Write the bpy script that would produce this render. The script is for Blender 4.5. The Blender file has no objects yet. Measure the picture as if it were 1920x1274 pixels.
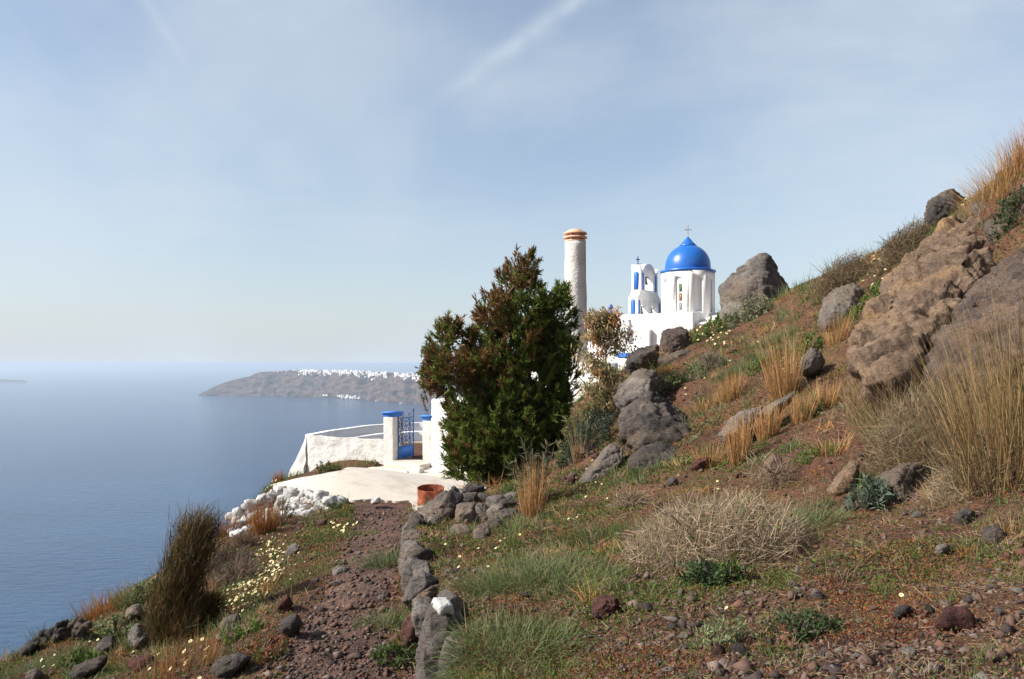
import bpy, bmesh, math, random
import numpy as np
from mathutils import Vector
from mathutils.geometry import tessellate_polygon

random.seed(7)
RNG = np.random.default_rng(7)
scene = bpy.context.scene
col = scene.collection
R = math.radians

# ------------------------------------------------------------------ camera
FOC = 1500.0            # focal length in photo pixels (1920 wide)
EYE = 682.0             # photo row of the eye level
cam_d = bpy.data.cameras.new('camera')
cam_d.sensor_width = 36.0
cam_d.lens = 36.0 * FOC / 1920.0
cam_d.shift_y = (EYE - 637.0) / 1920.0
cam_d.clip_start = 0.1
cam_d.clip_end = 150000.0
cam = bpy.data.objects.new('camera', cam_d)
cam.rotation_euler = (R(90), 0, 0)
col.objects.link(cam)
scene.camera = cam

# ------------------------------------------------------------------ sun and sky
SUN = Vector((-0.80, -0.17, 0.60)).normalized()
sun_elev = math.asin(SUN.z)
sun_az = math.atan2(SUN.x, SUN.y)
sd = bpy.data.lights.new('sun', 'SUN')
sd.energy = 4.9
sd.angle = R(0.6)
sd.color = (1.0, 0.93, 0.82)
so = bpy.data.objects.new('sun', sd)
so.rotation_euler = SUN.to_track_quat('Z', 'Y').to_euler()
col.objects.link(so)

world = bpy.data.worlds.new('World')
scene.world = world
world.use_nodes = True
nt = world.node_tree
N, L = nt.nodes, nt.links
bg = N['Background']
bg.inputs[1].default_value = 0.10
sky = N.new('ShaderNodeTexSky')
sky.sky_type = 'NISHITA'
sky.sun_disc = False
sky.sun_elevation = sun_elev
sky.sun_rotation = sun_az
sky.altitude = 200
sky.air_density = 1.0
sky.dust_density = 1.7
sky.ozone_density = 1.5
def wmath(op, a, b=None, clamp=False):
    n = N.new('ShaderNodeMath'); n.operation = op; n.use_clamp = clamp
    for i, v in enumerate((a, b)):
        if v is None: continue
        if isinstance(v, (int, float)): n.inputs[i].default_value = v
        else: L.new(v, n.inputs[i])
    return n.outputs[0]
tc = N.new('ShaderNodeTexCoord')
sep = N.new('ShaderNodeSeparateXYZ'); L.new(tc.outputs['Generated'], sep.inputs[0])
# cirrus lives on a flat layer high above: direction / height
zc = wmath('ADD', wmath('MAXIMUM', sep.outputs[2], 0.0), 0.10)
lx = wmath('DIVIDE', sep.outputs[0], zc); ly = wmath('DIVIDE', sep.outputs[1], zc)
comb = N.new('ShaderNodeCombineXYZ'); L.new(lx, comb.inputs[0]); L.new(ly, comb.inputs[1])
mp = N.new('ShaderNodeMapping'); mp.inputs['Scale'].default_value = (0.30, 0.42, 1)
mp.inputs['Rotation'].default_value = (0, 0, R(28)); L.new(comb.outputs[0], mp.inputs[0])
n1 = N.new('ShaderNodeTexNoise'); n1.inputs['Scale'].default_value = 0.9
n1.inputs['Detail'].default_value = 9; n1.inputs['Roughness'].default_value = 0.62
n1.inputs['Distortion'].default_value = 0.7
L.new(mp.outputs[0], n1.inputs['Vector'])
r1 = N.new('ShaderNodeMapRange'); r1.inputs[1].default_value = 0.44; r1.inputs[2].default_value = 0.80
r1.inputs[3].default_value = 0.0; r1.inputs[4].default_value = 0.62
L.new(n1.outputs[0], r1.inputs[0])
# a thin even veil, thicker along the slant towards the horizon
big = N.new('ShaderNodeTexNoise'); big.inputs['Scale'].default_value = 2.1; big.inputs['Detail'].default_value = 5
big.inputs['Roughness'].default_value = 0.5; L.new(tc.outputs['Generated'], big.inputs['Vector'])
rb = N.new('ShaderNodeMapRange'); rb.interpolation_type = 'SMOOTHSTEP'
rb.inputs[1].default_value = 0.38; rb.inputs[2].default_value = 0.72; rb.inputs[3].default_value = 0.0; rb.inputs[4].default_value = 0.42
L.new(big.outputs[0], rb.inputs[0])
veil = wmath('ADD', wmath('SUBTRACT', wmath('DIVIDE', 0.115, wmath('ADD', zc, 0.02), True), 0.05, True), rb.outputs[0], True)
lowfade = N.new('ShaderNodeMapRange'); lowfade.interpolation_type = 'SMOOTHSTEP'
lowfade.inputs[1].default_value = 0.03; lowfade.inputs[2].default_value = 0.24
L.new(sep.outputs[2], lowfade.inputs[0])
cover = wmath('ADD', wmath('MULTIPLY', r1.outputs[0], lowfade.outputs[0]), veil, True)
# a contrail: the great circle through two directions
def pdir(px, py): return Vector(((px - 960) / FOC, 1.0, (EYE - py) / FOC)).normalized()
def contrail(pa, pb, width, strength, fade0, fade1):
    a, b = pdir(*pa), pdir(*pb)
    nrm = a.cross(b).normalized(); mid = (a + b).normalized(); along = (b - a).normalized()
    def dot(v):
        d = N.new('ShaderNodeVectorMath'); d.operation = 'DOT_PRODUCT'
        L.new(tc.outputs['Generated'], d.inputs[0]); d.inputs[1].default_value = v
        return d.outputs['Value']
    half = (b - a).length / 2
    wob = N.new('ShaderNodeTexNoise'); wob.inputs['Scale'].default_value = 26; wob.inputs['Detail'].default_value = 5
    L.new(tc.outputs['Generated'], wob.inputs['Vector'])
    d = wmath('ADD', dot(nrm), wmath('MULTIPLY', wmath('SUBTRACT', wob.outputs[0], 0.5), 0.012))
    q = wmath('DIVIDE', d, width)
    core = wmath('POWER', 2.718, wmath('MULTIPLY', wmath('MULTIPLY', q, q), -1))
    s = wmath('DIVIDE', dot(along), half)
    f = N.new('ShaderNodeMapRange'); f.interpolation_type = 'SMOOTHSTEP'
    f.inputs[1].default_value = fade1; f.inputs[2].default_value = fade0
    L.new(s, f.inputs[0])
    return wmath('MULTIPLY', wmath('MULTIPLY', core, f.outputs[0]), wmath('MULTIPLY', wob.outputs[0], strength))
cover = wmath('ADD', cover, contrail((1100, -15), (770, 225), 0.0095, 0.60, -0.6, 1.2), True)
cover = wmath('ADD', cover, contrail((265, -10), (380, 170), 0.006, 0.22, -0.6, 1.2), True)
mixc = N.new('ShaderNodeMix'); mixc.data_type = 'RGBA'
L.new(cover, mixc.inputs[0]); L.new(sky.outputs[0], mixc.inputs[6])
mixc.inputs[7].default_value = (4.35, 4.85, 5.35, 1)
L.new(mixc.outputs[2], bg.inputs[0])

scene.view_settings.view_transform = 'Standard'
scene.view_settings.look = 'None'
scene.view_settings.gamma = 1.0
scene.view_settings.use_curve_mapping = False
scene.view_settings.exposure = 0.70
scene.render.engine = 'CYCLES'
scene.cycles.use_denoising = True
scene.cycles.max_bounces = 5
scene.cycles.diffuse_bounces = 3
scene.cycles.glossy_bounces = 2
scene.cycles.transparent_max_bounces = 4
scene.cycles.volume_bounces = 0

# ------------------------------------------------------------------ helpers
def P(px, py, y):
    """world point at depth y on the line of sight through a photo pixel"""
    return np.array(((px - 960) / FOC * y, y, (EYE - py) / FOC * y))

def _hash(ix, iy, iz, s):
    h = (ix * 374761393 + iy * 668265263 + iz * 2147483647 + s * 1274126177) & 0xFFFFFFFF
    h = ((h ^ (h >> 13)) * 1274126177) & 0xFFFFFFFF
    h = ((h ^ (h >> 16)) * 2246822519) & 0xFFFFFFFF
    return ((h ^ (h >> 15)) & 0xFFFFFF) / float(0xFFFFFF)

def vnoise(p, seed=0):
    """value noise in -1..1 for an (n,3) array"""
    p = np.asarray(p, float)
    i = np.floor(p).astype(np.int64); f = p - i
    u = f * f * f * (f * (f * 6 - 15) + 10)
    out = 0
    for dx in (0, 1):
        wx = u[:, 0] if dx else 1 - u[:, 0]
        for dy in (0, 1):
            wy = u[:, 1] if dy else 1 - u[:, 1]
            for dz in (0, 1):
                wz = u[:, 2] if dz else 1 - u[:, 2]
                out = out + wx * wy * wz * _hash(i[:, 0] + dx, i[:, 1] + dy, i[:, 2] + dz, seed)
    return out * 2 - 1

def fbm(p, oct=4, seed=0, rough=0.5, lac=2.03):
    p = np.asarray(p, float); a, s, t = 1.0, 0, 0
    for k in range(oct):
        s = s + a * vnoise(p, seed + k * 17); t += a
        p = p * lac + 11.3; a *= rough
    return s / t

def ridged(p, oct=4, seed=0):
    p = np.asarray(p, float); a, s, t = 1.0, 0, 0
    for k in range(oct):
        s = s + a * (1 - 2 * np.abs(vnoise(p, seed + k * 31))); t += a
        p = p * 2.1 + 5.7; a *= 0.5
    return s / t

def xy3(x, y, f=1.0, z=0.0):
    x = np.asarray(x, float).ravel(); y = np.asarray(y, float).ravel()
    return np.stack((x * f, y * f, np.full_like(x, z)), 1)

def tag(o, label=None, cat=None, group=None, kind=None):
    for k, v in (('label', label), ('category', cat), ('group', group), ('kind', kind)):
        if v: o[k] = v
    return o

def thing(name, label, cat, loc=(0, 0, 0), rotz=0.0, group=None):
    o = bpy.data.objects.new(name, None)
    o.empty_display_size = 0.2
    o.location = loc; o.rotation_euler = (0, 0, rotz)
    col.objects.link(o)
    return tag(o, label, cat, group, 'thing')

def link(name, me, parent=None, loc=(0, 0, 0), rotz=0.0):
    o = bpy.data.objects.new(name, me)
    o.location = loc; o.rotation_euler = (0, 0, rotz)
    if parent is not None: o.parent = parent
    col.objects.link(o)
    return o

def mesh_np(name, verts, quads=None, tris=None, mat=None, cols=None, smooth=False):
    me = bpy.data.meshes.new(name)
    verts = np.asarray(verts, np.float32).reshape(-1, 3)
    me.vertices.add(len(verts)); me.vertices.foreach_set('co', verts.ravel())
    ls, st, n = [], [], 0
    if quads is not None and len(quads):
        q = np.asarray(quads, np.int32).reshape(-1, 4)
        ls.append(q.ravel()); st.append(np.arange(len(q)) * 4); n = q.size
    if tris is not None and len(tris):
        t = np.asarray(tris, np.int32).reshape(-1, 3)
        ls.append(t.ravel()); st.append(n + np.arange(len(t)) * 3)
    ls = np.concatenate(ls).astype(np.int32); st = np.concatenate(st).astype(np.int32)
    me.loops.add(len(ls)); me.loops.foreach_set('vertex_index', ls)
    me.polygons.add(len(st)); me.polygons.foreach_set('loop_start', st)
    if smooth: me.polygons.foreach_set('use_smooth', np.ones(len(st), bool))
    if cols is not None:
        c = np.ones((len(verts), 4), np.float32); c[:, :3] = np.asarray(cols).reshape(-1, 3)
        at = me.color_attributes.new('Col', 'FLOAT_COLOR', 'POINT')
        at.data.foreach_set('color', c.ravel())
    me.update(calc_edges=True)
    if mat is not None: me.materials.append(mat)
    return me

class Soup:
    """collects pieces of one mesh"""
    def __init__(s): s.v, s.q, s.t, s.c, s.n = [], [], [], [], 0
    def add(s, v, q=None, t=None, c=None):
        v = np.asarray(v, float).reshape(-1, 3)
        if q is not None and len(q): s.q.append(np.asarray(q).reshape(-1, 4) + s.n)
        if t is not None and len(t): s.t.append(np.asarray(t).reshape(-1, 3) + s.n)
        s.v.append(v)
        if c is not None:
            c = np.asarray(c, float)
            s.c.append(np.broadcast_to(c, (len(v), 3)) if c.ndim == 1 else c.reshape(-1, 3))
        s.n += len(v)
        return s
    def mesh(s, name, mat, origin=(0, 0, 0), smooth=False):
        v = np.concatenate(s.v) - np.asarray(origin, float)
        return mesh_np(name, v, np.concatenate(s.q) if s.q else None, np.concatenate(s.t) if s.t else None,
                       mat, np.concatenate(s.c) if s.c else None, smooth)

def bm_mesh(name, bm, mat, smooth=False):
    me = bpy.data.meshes.new(name)
    bm.normal_update(); bm.to_mesh(me); bm.free()
    if mat is not None: me.materials.append(mat)
    if smooth: me.polygons.foreach_set('use_smooth', np.ones(len(me.polygons), bool)); me.update()
    return me

# ------------------------------------------------------------------ materials
class MatB:
    def __init__(s, name, rough=0.8, spec=0.3):
        s.m = bpy.data.materials.new(name); s.m.use_nodes = True
        s.N, s.L = s.m.node_tree.nodes, s.m.node_tree.links
        s.b = s.N['Principled BSDF']
        s.b.inputs['Roughness'].default_value = rough
        s.b.inputs['Specular IOR Level'].default_value = spec
        s.tc = s.N.new('ShaderNodeTexCoord')
        s.geo = s.N.new('ShaderNodeNewGeometry')
    def pos(s, world=True):
        return s.geo.outputs['Position'] if world else s.tc.outputs['Object']
    def mapping(s, scale, world=True, rot=(0, 0, 0)):
        m = s.N.new('ShaderNodeMapping'); m.inputs['Scale'].default_value = scale
        m.inputs['Rotation'].default_value = rot
        s.L.new(s.pos(world), m.inputs[0]); return m.outputs[0]
    def noise(s, scale, detail=5, rough=0.55, vec=None, dist=0.0):
        n = s.N.new('ShaderNodeTexNoise')
        n.inputs['Scale'].default_value = scale; n.inputs['Detail'].default_value = detail
        n.inputs['Roughness'].default_value = rough; n.inputs['Distortion'].default_value = dist
        s.L.new(vec if vec is not None else s.pos(), n.inputs['Vector'])
        return n.outputs[0]
    def voro(s, scale, feature='F1', vec=None):
        n = s.N.new('ShaderNodeTexVoronoi'); n.feature = feature
        n.inputs['Scale'].default_value = scale
        s.L.new(vec if vec is not None else s.pos(), n.inputs['Vector'])
        return n.outputs['Distance']
    def rng(s, v, a, b, c=0.0, d=1.0):
        r = s.N.new('ShaderNodeMapRange')
        for i, x in enumerate((a, b, c, d)): r.inputs[i + 1].default_value = x
        s.L.new(v, r.inputs[0]); return r.outputs[0]
    def ramp(s, v, stops):
        r = s.N.new('ShaderNodeValToRGB'); e = r.color_ramp.elements
        while len(e) < len(stops): e.new(0.5)
        for k, (p, c) in enumerate(stops):
            e[k].position = p; e[k].color = (*c, 1)
        s.L.new(v, r.inputs[0]); return r.outputs[0]
    def mix(s, f, a, b, mode='MIX'):
        m = s.N.new('ShaderNodeMix'); m.data_type = 'RGBA'; m.blend_type = mode
        for k, v in ((0, f), (6, a), (7, b)):
            if isinstance(v, (int, float)): m.inputs[k].default_value = v
            elif isinstance(v, tuple): m.inputs[k].default_value = (*v, 1)
            else: s.L.new(v, m.inputs[k])
        return m.outputs[2]
    def math(s, op, a, b):
        m = s.N.new('ShaderNodeMath'); m.operation = op
        for k, v in enumerate((a, b)):
            if isinstance(v, (int, float)): m.inputs[k].default_value = v
            else: s.L.new(v, m.inputs[k])
        return m.outputs[0]
    def attr(s):
        a = s.N.new('ShaderNodeAttribute'); a.attribute_name = 'Col'; return a.outputs['Color']
    def color(s, c):
        if isinstance(c, tuple): s.b.inputs['Base Color'].default_value = (*c, 1)
        else: s.L.new(c, s.b.inputs['Base Color'])
        return s
    def bump(s, h, dist=0.02, strength=1.0):
        b = s.N.new('ShaderNodeBump'); b.inputs['Distance'].default_value = dist
        b.inputs['Strength'].default_value = strength
        s.L.new(h, b.inputs['Height'])
        prev = getattr(s, '_bn', None)
        if prev is not None: s.L.new(prev, b.inputs['Normal'])
        s._bn = b.outputs[0]
        s.L.new(b.outputs[0], s.b.inputs['Normal']); return s

def rock_mat(name, dark, mid, light, warm, scale=1.0, lich=0.5):
    m = MatB(name, 0.9, 0.2)
    a = m.noise(1.6 * scale, 7, 0.62, dist=0.4)
    c = m.ramp(a, [(0.30, dark), (0.5, mid), (0.68, light)])
    w = m.noise(0.9 * scale, 5, 0.6)
    c = m.mix(m.rng(w, 0.48, 0.68), c, warm)
    sp = m.noise(38 * scale, 3, 0.7)
    c = m.mix(m.rng(sp, 0.4, 0.7, 0, 0.75), c, m.mix(0.55, c, (0.02, 0.018, 0.018)))
    li = m.noise(9 * scale, 6, 0.75)
    c = m.mix(m.rng(li, 0.60, 0.72, 0, lich), c, (0.36, 0.34, 0.30))
    m.color(c)
    wv = m.N.new('ShaderNodeVectorMath'); wv.operation = 'MULTIPLY_ADD'
    nz = m.N.new('ShaderNodeTexNoise'); nz.inputs['Scale'].default_value = 1.7 * scale; nz.inputs['Detail'].default_value = 5
    m.L.new(m.pos(), nz.inputs['Vector']); m.L.new(nz.outputs['Color'], wv.inputs[0]); wv.inputs[1].default_value = (1.1, 1.1, 1.1); m.L.new(m.pos(), wv.inputs[2])
    for sc_, dd in ((3.2, .035),):
        m.bump(m.rng(m.voro(sc_ * scale, 'DISTANCE_TO_EDGE', wv.outputs[0]), 0.0, 0.035), dd * .8 / scale, 0.8)
    st = m.noise(3.2 * scale, 8, 0.68, vec=m.mapping((1.0, 1.0, 2.6), rot=(0.5, 0.7, 0.2)))
    m.bump(st, 0.26 / scale, 0.9)
    m.bump(m.noise(9 * scale, 7, 0.75, dist=1.2), 0.05 / scale, 0.9)
    m.bump(m.noise(24 * scale, 6, 0.7), 0.02 / scale, 0.9)
    return m.m

M = {}
M['rock_grey'] = rock_mat('rock grey', (0.085, 0.075, 0.074), (0.20, 0.175, 0.16), (0.34, 0.30, 0.265), (0.27, 0.20, 0.15))
M['rock_dark'] = rock_mat('rock dark', (0.030, 0.027, 0.028), (0.095, 0.083, 0.078), (0.22, 0.18, 0.15), (0.21, 0.155, 0.11), lich=0.3)
M['rock_sand'] = rock_mat('rock sand', (0.12, 0.088, 0.07), (0.27, 0.185, 0.13), (0.38, 0.27, 0.185), (0.40, 0.25, 0.135), lich=0.25)
M['rock_brown'] = rock_mat('rock brown', (0.06, 0.047, 0.045), (0.155, 0.115, 0.10), (0.25, 0.19, 0.155), (0.26, 0.175, 0.12), lich=0.25)
M['rock_red'] = rock_mat('rock red', (0.06, 0.03, 0.028), (0.14, 0.06, 0.05), (0.20, 0.10, 0.08), (0.14, 0.085, 0.075), lich=0.15)
def white_stone():
    m = MatB('limewashed stone', 0.85, 0.25)
    a = m.noise(4, 8, 0.75)
    c = m.ramp(a, [(0.34, (0.16, 0.145, 0.135)), (0.48, (0.40, 0.39, 0.38)), (0.62, (0.60, 0.60, 0.595))])
    m.color(c); m.bump(m.noise(9, 7, 0.65), 0.05, 0.9); return m.m
M['white_stone'] = white_stone()
def plaster(name, base=(0.80, 0.795, 0.78), stain=(0.55, 0.52, 0.47), amt=0.5, bump=0.02):
    m = MatB(name, 0.75, 0.25)
    a = m.noise(1.3, 7, 0.65)
    c = m.mix(m.rng(a, 0.52, 0.75, 0, amt), base, stain)
    b = m.noise(14, 5, 0.7)
    c = m.mix(m.rng(b, 0.60, 0.74, 0, amt * 0.8), c, tuple(x * 0.62 for x in base))
    m.color(c); m.bump(m.noise(7, 6, 0.6), bump, 0.7); m.bump(m.noise(40, 3, 0.6), bump * 0.2, 0.6)
    return m.m
M['white'] = plaster('fresh limewash', (0.76, 0.755, 0.74), (0.50, 0.47, 0.42), 0.38, 0.02)
M['white_old'] = plaster('weathered limewash', (0.56, 0.545, 0.52), (0.33, 0.30, 0.265), 0.9, 0.07)
M['terrace'] = plaster('worn white concrete', (0.54, 0.49, 0.43), (0.38, 0.31, 0.25), 0.9, 0.012)
M['court'] = plaster('court paving', (0.34, 0.28, 0.22), (0.22, 0.18, 0.15), 0.8, 0.01)
def paint(name, c, rough=0.35, var=0.25, spec=0.5):
    m = MatB(name, rough, spec)
    a = m.noise(3.0, 5, 0.6)
    m.color(m.mix(m.rng(a, 0.35, 0.7, 0, var), c, tuple(min(1, x * 0.6 + 0.05) for x in c)))
    m.bump(m.noise(20, 3, 0.5), 0.004, 0.5)
    return m.m
M['blue'] = paint('blue gloss paint', (0.006, 0.120, 0.47), 0.34, 0.40)
M['blue_matt'] = paint('blue matt paint', (0.025, 0.16, 0.58), 0.6, 0.3)
M['blue_metal'] = paint('blue ironwork', (0.02, 0.075, 0.24), 0.45, 0.4)
M['terracotta'] = paint('terracotta', (0.72, 0.42, 0.29), 0.8, 0.4, 0.2)
M['bell'] = paint('bronze bell', (0.10, 0.10, 0.09), 0.45, 0.4)
M['cross_metal'] = paint('pale metal', (0.34, 0.30, 0.28), 0.5, 0.3)
M['pane_green'] = paint('green glass', (0.05, 0.13, 0.05), 0.12, 0.5)
M['pane_amber'] = paint('amber glass', (0.26, 0.10, 0.03), 0.12, 0.5)
M['pane_grey'] = paint('grey glass', (0.20, 0.23, 0.20), 0.12, 0.5)
def rust():
    m = MatB('rusty steel', 0.75, 0.3)
    a = m.noise(6, 7, 0.65)
    m.color(m.ramp(a, [(0.32, (0.05, 0.014, 0.010)), (0.5, (0.21, 0.048, 0.020)), (0.66, (0.34, 0.12, 0.06))]))
    m.bump(m.noise(30, 5, 0.7), 0.006, 0.7); return m.m
M['rust'] = rust()
def bark(name, c):
    m = MatB(name, 0.95, 0.1)
    a = m.noise(9, 5, 0.6, vec=m.mapping((1, 1, 0.2)))
    m.color(m.mix(a, tuple(x * 0.5 for x in c), c)); m.bump(a, 0.02, 1.0); return m.m
M['bark'] = bark('grey bark', (0.17, 0.125, 0.095))
def leafy(name, transl=0.3, rough=0.7, spec=0.25):
    m = MatB(name, rough, spec)
    c = m.attr(); m.color(c)
    t = m.N.new('ShaderNodeBsdfTranslucent'); m.L.new(c, t.inputs[0])
    mx = m.N.new('ShaderNodeMixShader'); mx.inputs[0].default_value = transl
    m.L.new(m.b.outputs[0], mx.inputs[1]); m.L.new(t.outputs[0], mx.inputs[2])
    m.L.new(mx.outputs[0], m.N['Material Output'].inputs['Surface'])
    return m.m
M['leaf'] = leafy('leaves')
M['straw'] = leafy('straw', 0.25, 0.6, 0.3)
def attr_mat(name):
    m = MatB(name, 0.9, 0.2); c = m.attr()
    n = m.noise(30, 4, 0.7)
    m.color(m.mix(m.rng(n, 0.35, 0.7, 0, 0.7), c, m.mix(0.5, c, (0.02, 0.015, 0.015))))
    m.bump(n, 0.01, 0.8); return m.m
M['gravel'] = attr_mat('volcanic gravel')
def soil():
    m = MatB('volcanic soil', 0.97, 0.1)
    a = m.noise(1.1, 7, 0.6)
    c = m.ramp(a, [(0.30, (0.080, 0.044, 0.034)), (0.48, (0.185, 0.088, 0.056)), (0.62, (0.26, 0.13, 0.075)), (0.75, (0.19, 0.115, 0.085))])
    b = m.noise(17, 6, 0.75)
    c = m.mix(m.rng(b, 0.36, 0.62, 0, 0.8), m.mix(0.65, c, (0.022, 0.017, 0.016)), c)
    g = m.noise(0.55, 5, 0.65)
    gg = m.noise(22, 4, 0.7)
    gf = m.math('MULTIPLY', m.rng(g, 0.50, 0.62, 0, 0.75), m.rng(gg, 0.42, 0.58))
    c = m.mix(gf, c, (0.085, 0.085, 0.028))
    s = m.noise(55, 2, 0.6)
    c = m.mix(m.rng(s, 0.62, 0.70, 0, 0.8), c, (0.26, 0.20, 0.17))
    m.color(c)
    m.bump(m.noise(9, 8, 0.72), 0.10, 0.9)
    m.bump(m.voro(32), 0.03, 0.7)
    return m.m
M['soil'] = soil()
def path_soil():
    m = MatB('trodden ash', 0.97, 0.1)
    a = m.noise(1.7, 7, 0.65)
    c = m.ramp(a, [(0.32, (0.085, 0.052, 0.043)), (0.5, (0.165, 0.103, 0.083)), (0.68, (0.24, 0.15, 0.115))])
    b = m.noise(26, 6, 0.75)
    m.color(m.mix(m.rng(b, 0.38, 0.62), m.mix(0.6, c, (0.03, 0.022, 0.022)), c))
    m.bump(m.noise(14, 8, 0.72), 0.06, 0.9); m.bump(m.voro(45), 0.02, 0.7); return m.m
M['path'] = path_soil()
# ------------------------------------------------------------------ the lie of the land
class RBF:
    def __init__(s, pts):
        p = np.array(pts, float); s.p = p[:, :2]
        n = len(p)
        d = np.linalg.norm(s.p[:, None] - s.p[None], axis=2)
        A = np.zeros((n + 3, n + 3)); A[:n, :n] = d
        A[:n, n] = 1; A[:n, n + 1:] = s.p; A[n, :n] = 1; A[n + 1:, :n] = s.p.T
        A[:n, :n] += np.eye(n) * -0.02
        s.w = np.linalg.solve(A, np.concatenate((p[:, 2], np.zeros(3))))
    def __call__(s, x, y):
        q = np.stack((np.ravel(x), np.ravel(y)), 1); out = np.empty(len(q))
        for i in range(0, len(q), 40000):
            c = q[i:i + 40000]
            d = np.linalg.norm(c[:, None] - s.p[None], axis=2)
            out[i:i + 40000] = d @ s.w[:-3] + s.w[-3] + c @ s.w[-2:]
        return out

hill_c = [P(*a) for a in (
    (850, 1274, 4.4), (835, 1130, 5.5), (1000, 1274, 4.1), (1300, 1274, 3.7), (1600, 1274, 3.3), (1920, 1274, 3.0),
    (900, 1100, 6.0), (1150, 1120, 5.3), (1500, 1100, 4.8), (1900, 1080, 4.4),
    (850, 1050, 8.4), (850, 1000, 10.7), (890, 1000, 11.2), (900, 940, 14.2), (900, 925, 17), (1000, 960, 11.6), (1200, 960, 9), (1400, 950, 8), (1700, 920, 7), (1900, 900, 6.3),
    (1000, 900, 15.5), (1100, 870, 14), (1230, 840, 13), (1400, 850, 10.5), (1600, 820, 9), (1850, 780, 8),
    (1060, 800, 20), (1200, 720, 17), (1400, 720, 14), (1600, 690, 12), (1800, 650, 10.5),
    (1150, 700, 22), (1250, 660, 21), (1400, 630, 18.5), (1560, 590, 16), (1750, 540, 12.8), (1870, 450, 12),
    (1310, 612, 25), (1400, 592, 23.5), (1480, 550, 22), (1600, 492, 19.5), (1700, 446, 17.5), (1780, 408, 16.2), (1870, 335, 14.5), (1920, 285, 13.5))]
hill_c += [np.array(a, float) for a in (
    (0, 0, -1.62), (2, 0, -1.1), (5, 0, 0.8), (9, 0, 4.2), (0, -12, -1.2), (9, -12, 5), (25, -12, 15), (25, 10, 15), (12, 8, 5.6), (12, 16, 4.6),
    (13, 24, 3.3), (22, 26, 6), (40, 30, 12), (10, 32, 1.6), (5, 32, -0.4), (2, 30, -2.5), (9, 44, 0.6), (16, 44, 2.0), (4, 46, -1.5),
    (30, 60, 3), (10, 60, -8), (20, 90, -45), (40, 130, -90), (55, 70, 5), (0, 60, -16), (0, 90, -60), (-10, 130, -110))]
path_c = [P(*a) for a in (
    (650, 1274, 5.3), (780, 1274, 5.3), (600, 1195, 6.1), (640, 1110, 7.7), (690, 1035, 10), (730, 977, 14), (650, 945, 17), (780, 948, 17),
    (740, 890, 27), (720, 876, 28.3), (600, 894, 25), (530, 916, 20.3), (575, 887, 30), (800, 895, 26), (850, 905, 24),
    (520, 1190, 6.2), (430, 1274, 5.7), (300, 1274, 6.3), (0, 1274, 8), (150, 1240, 8.5), (250, 1180, 9.5), (400, 1120, 10), (340, 1215, 8.5),
    (500, 1060, 11.5), (560, 1000, 14), (0, 1247, 9.6), (60, 1212, 10.2), (130, 1172, 11), (200, 1137, 11.8), (270, 1094, 12.8), (340, 1047, 14.2),
    (420, 1003, 16), (445, 985, 17), (520, 922, 19.2), (508, 907, 22))]
path_c += [np.array(a, float) for a in (
    (-0.6, 0, -1.85), (-0.9, 3, -2.0), (-2.5, 0, -2.4), (-5, 0, -4.0), (0, -12, -1.4), (-4, -12, -3.6),
    (-5, 34, -3.6), (-3, 35, -3.6), (-7.5, 33, -3.9), (0, 32, -3.6), (-4.5, 38, -4.4), (0, 40, -4.6), (4, 34, -3.0), (2, 24, -3.2),
    (-7.6, 26, -4.6), (-8.6, 32, -6.5), (-7.3, 20, -4.4), (-6.7, 16, -4.3), (-6.9, 13, -4.4), (-7.4, 10, -4.9), (-7.5, 6, -5.2), (-7, 2, -5.4),
    (-8, 37, -7), (-5, 42, -8), (0, 46, -8), (6, 50, -6), (-7, 48, -16), (0, 60, -22))]
for yy in (-12, 0, 8, 16, 24, 34):
    path_c += [np.array(a, float) for a in ((-9.5, yy, -8.5), (-15, yy, -18), (-30, yy, -42), (-75, yy, -110), (-190, yy, -256))]
for xx in (-150, -60, -10, 30):
    path_c += [np.array((xx, 190, -258 if xx < 0 else -200.)), np.array((xx, 110, -150 + abs(xx + 10) * -0.7))]
WALL_Y = [-30, 2, 4, 5.5, 7, 9, 11, 12.5, 14, 16, 18, 20, 24, 30, 36, 60, 300]
WALL_X = [0.0, -0.22, -0.33, -0.45, -0.75, -1.10, -1.45, -1.62, -1.55, -1.35, -1.2, -0.9, 0.0, 1.4, 3.0, 8, 30]
for yy, zp, zh in ((4, -2.04, -1.62), (5.5, -2.1, -1.64), (7, -2.16, -1.82), (9, -2.29, -2.0), (11, -2.46, -2.2), (12.5, -2.62, -2.33), (14, -2.78, -2.46), (16, -2.94, -2.62), (18, -3.04, -2.72), (20, -3.2, -2.74), (24, -3.52, -2.6)):
    xw = np.interp(yy, WALL_Y, WALL_X)
    path_c += [np.array((xw - .2, yy, zp)), np.array((xw + .8, yy, zp))]
    hill_c += [np.array((xw + .1, yy, zh)), np.array((xw - .7, yy, zh))]
HILL, PATH = RBF(hill_c), RBF(path_c)
def sstep(t): t = np.clip(t, 0, 1); return t * t * (3 - 2 * t)
def wall_x(y): return np.interp(y, WALL_Y, WALL_X)
def H(x, y):
    """smooth ground height"""
    x = np.ravel(np.asarray(x, float)); y = np.ravel(np.asarray(y, float))
    soft = np.interp(y, (0, 14, 18, 30, 60), (0.16, 0.2, 1.0, 2.5, 8))
    w = sstep((x - wall_x(y) + soft * 0.35) / soft)
    return HILL(x, y) * w + PATH(x, y) * (1 - w)
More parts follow.
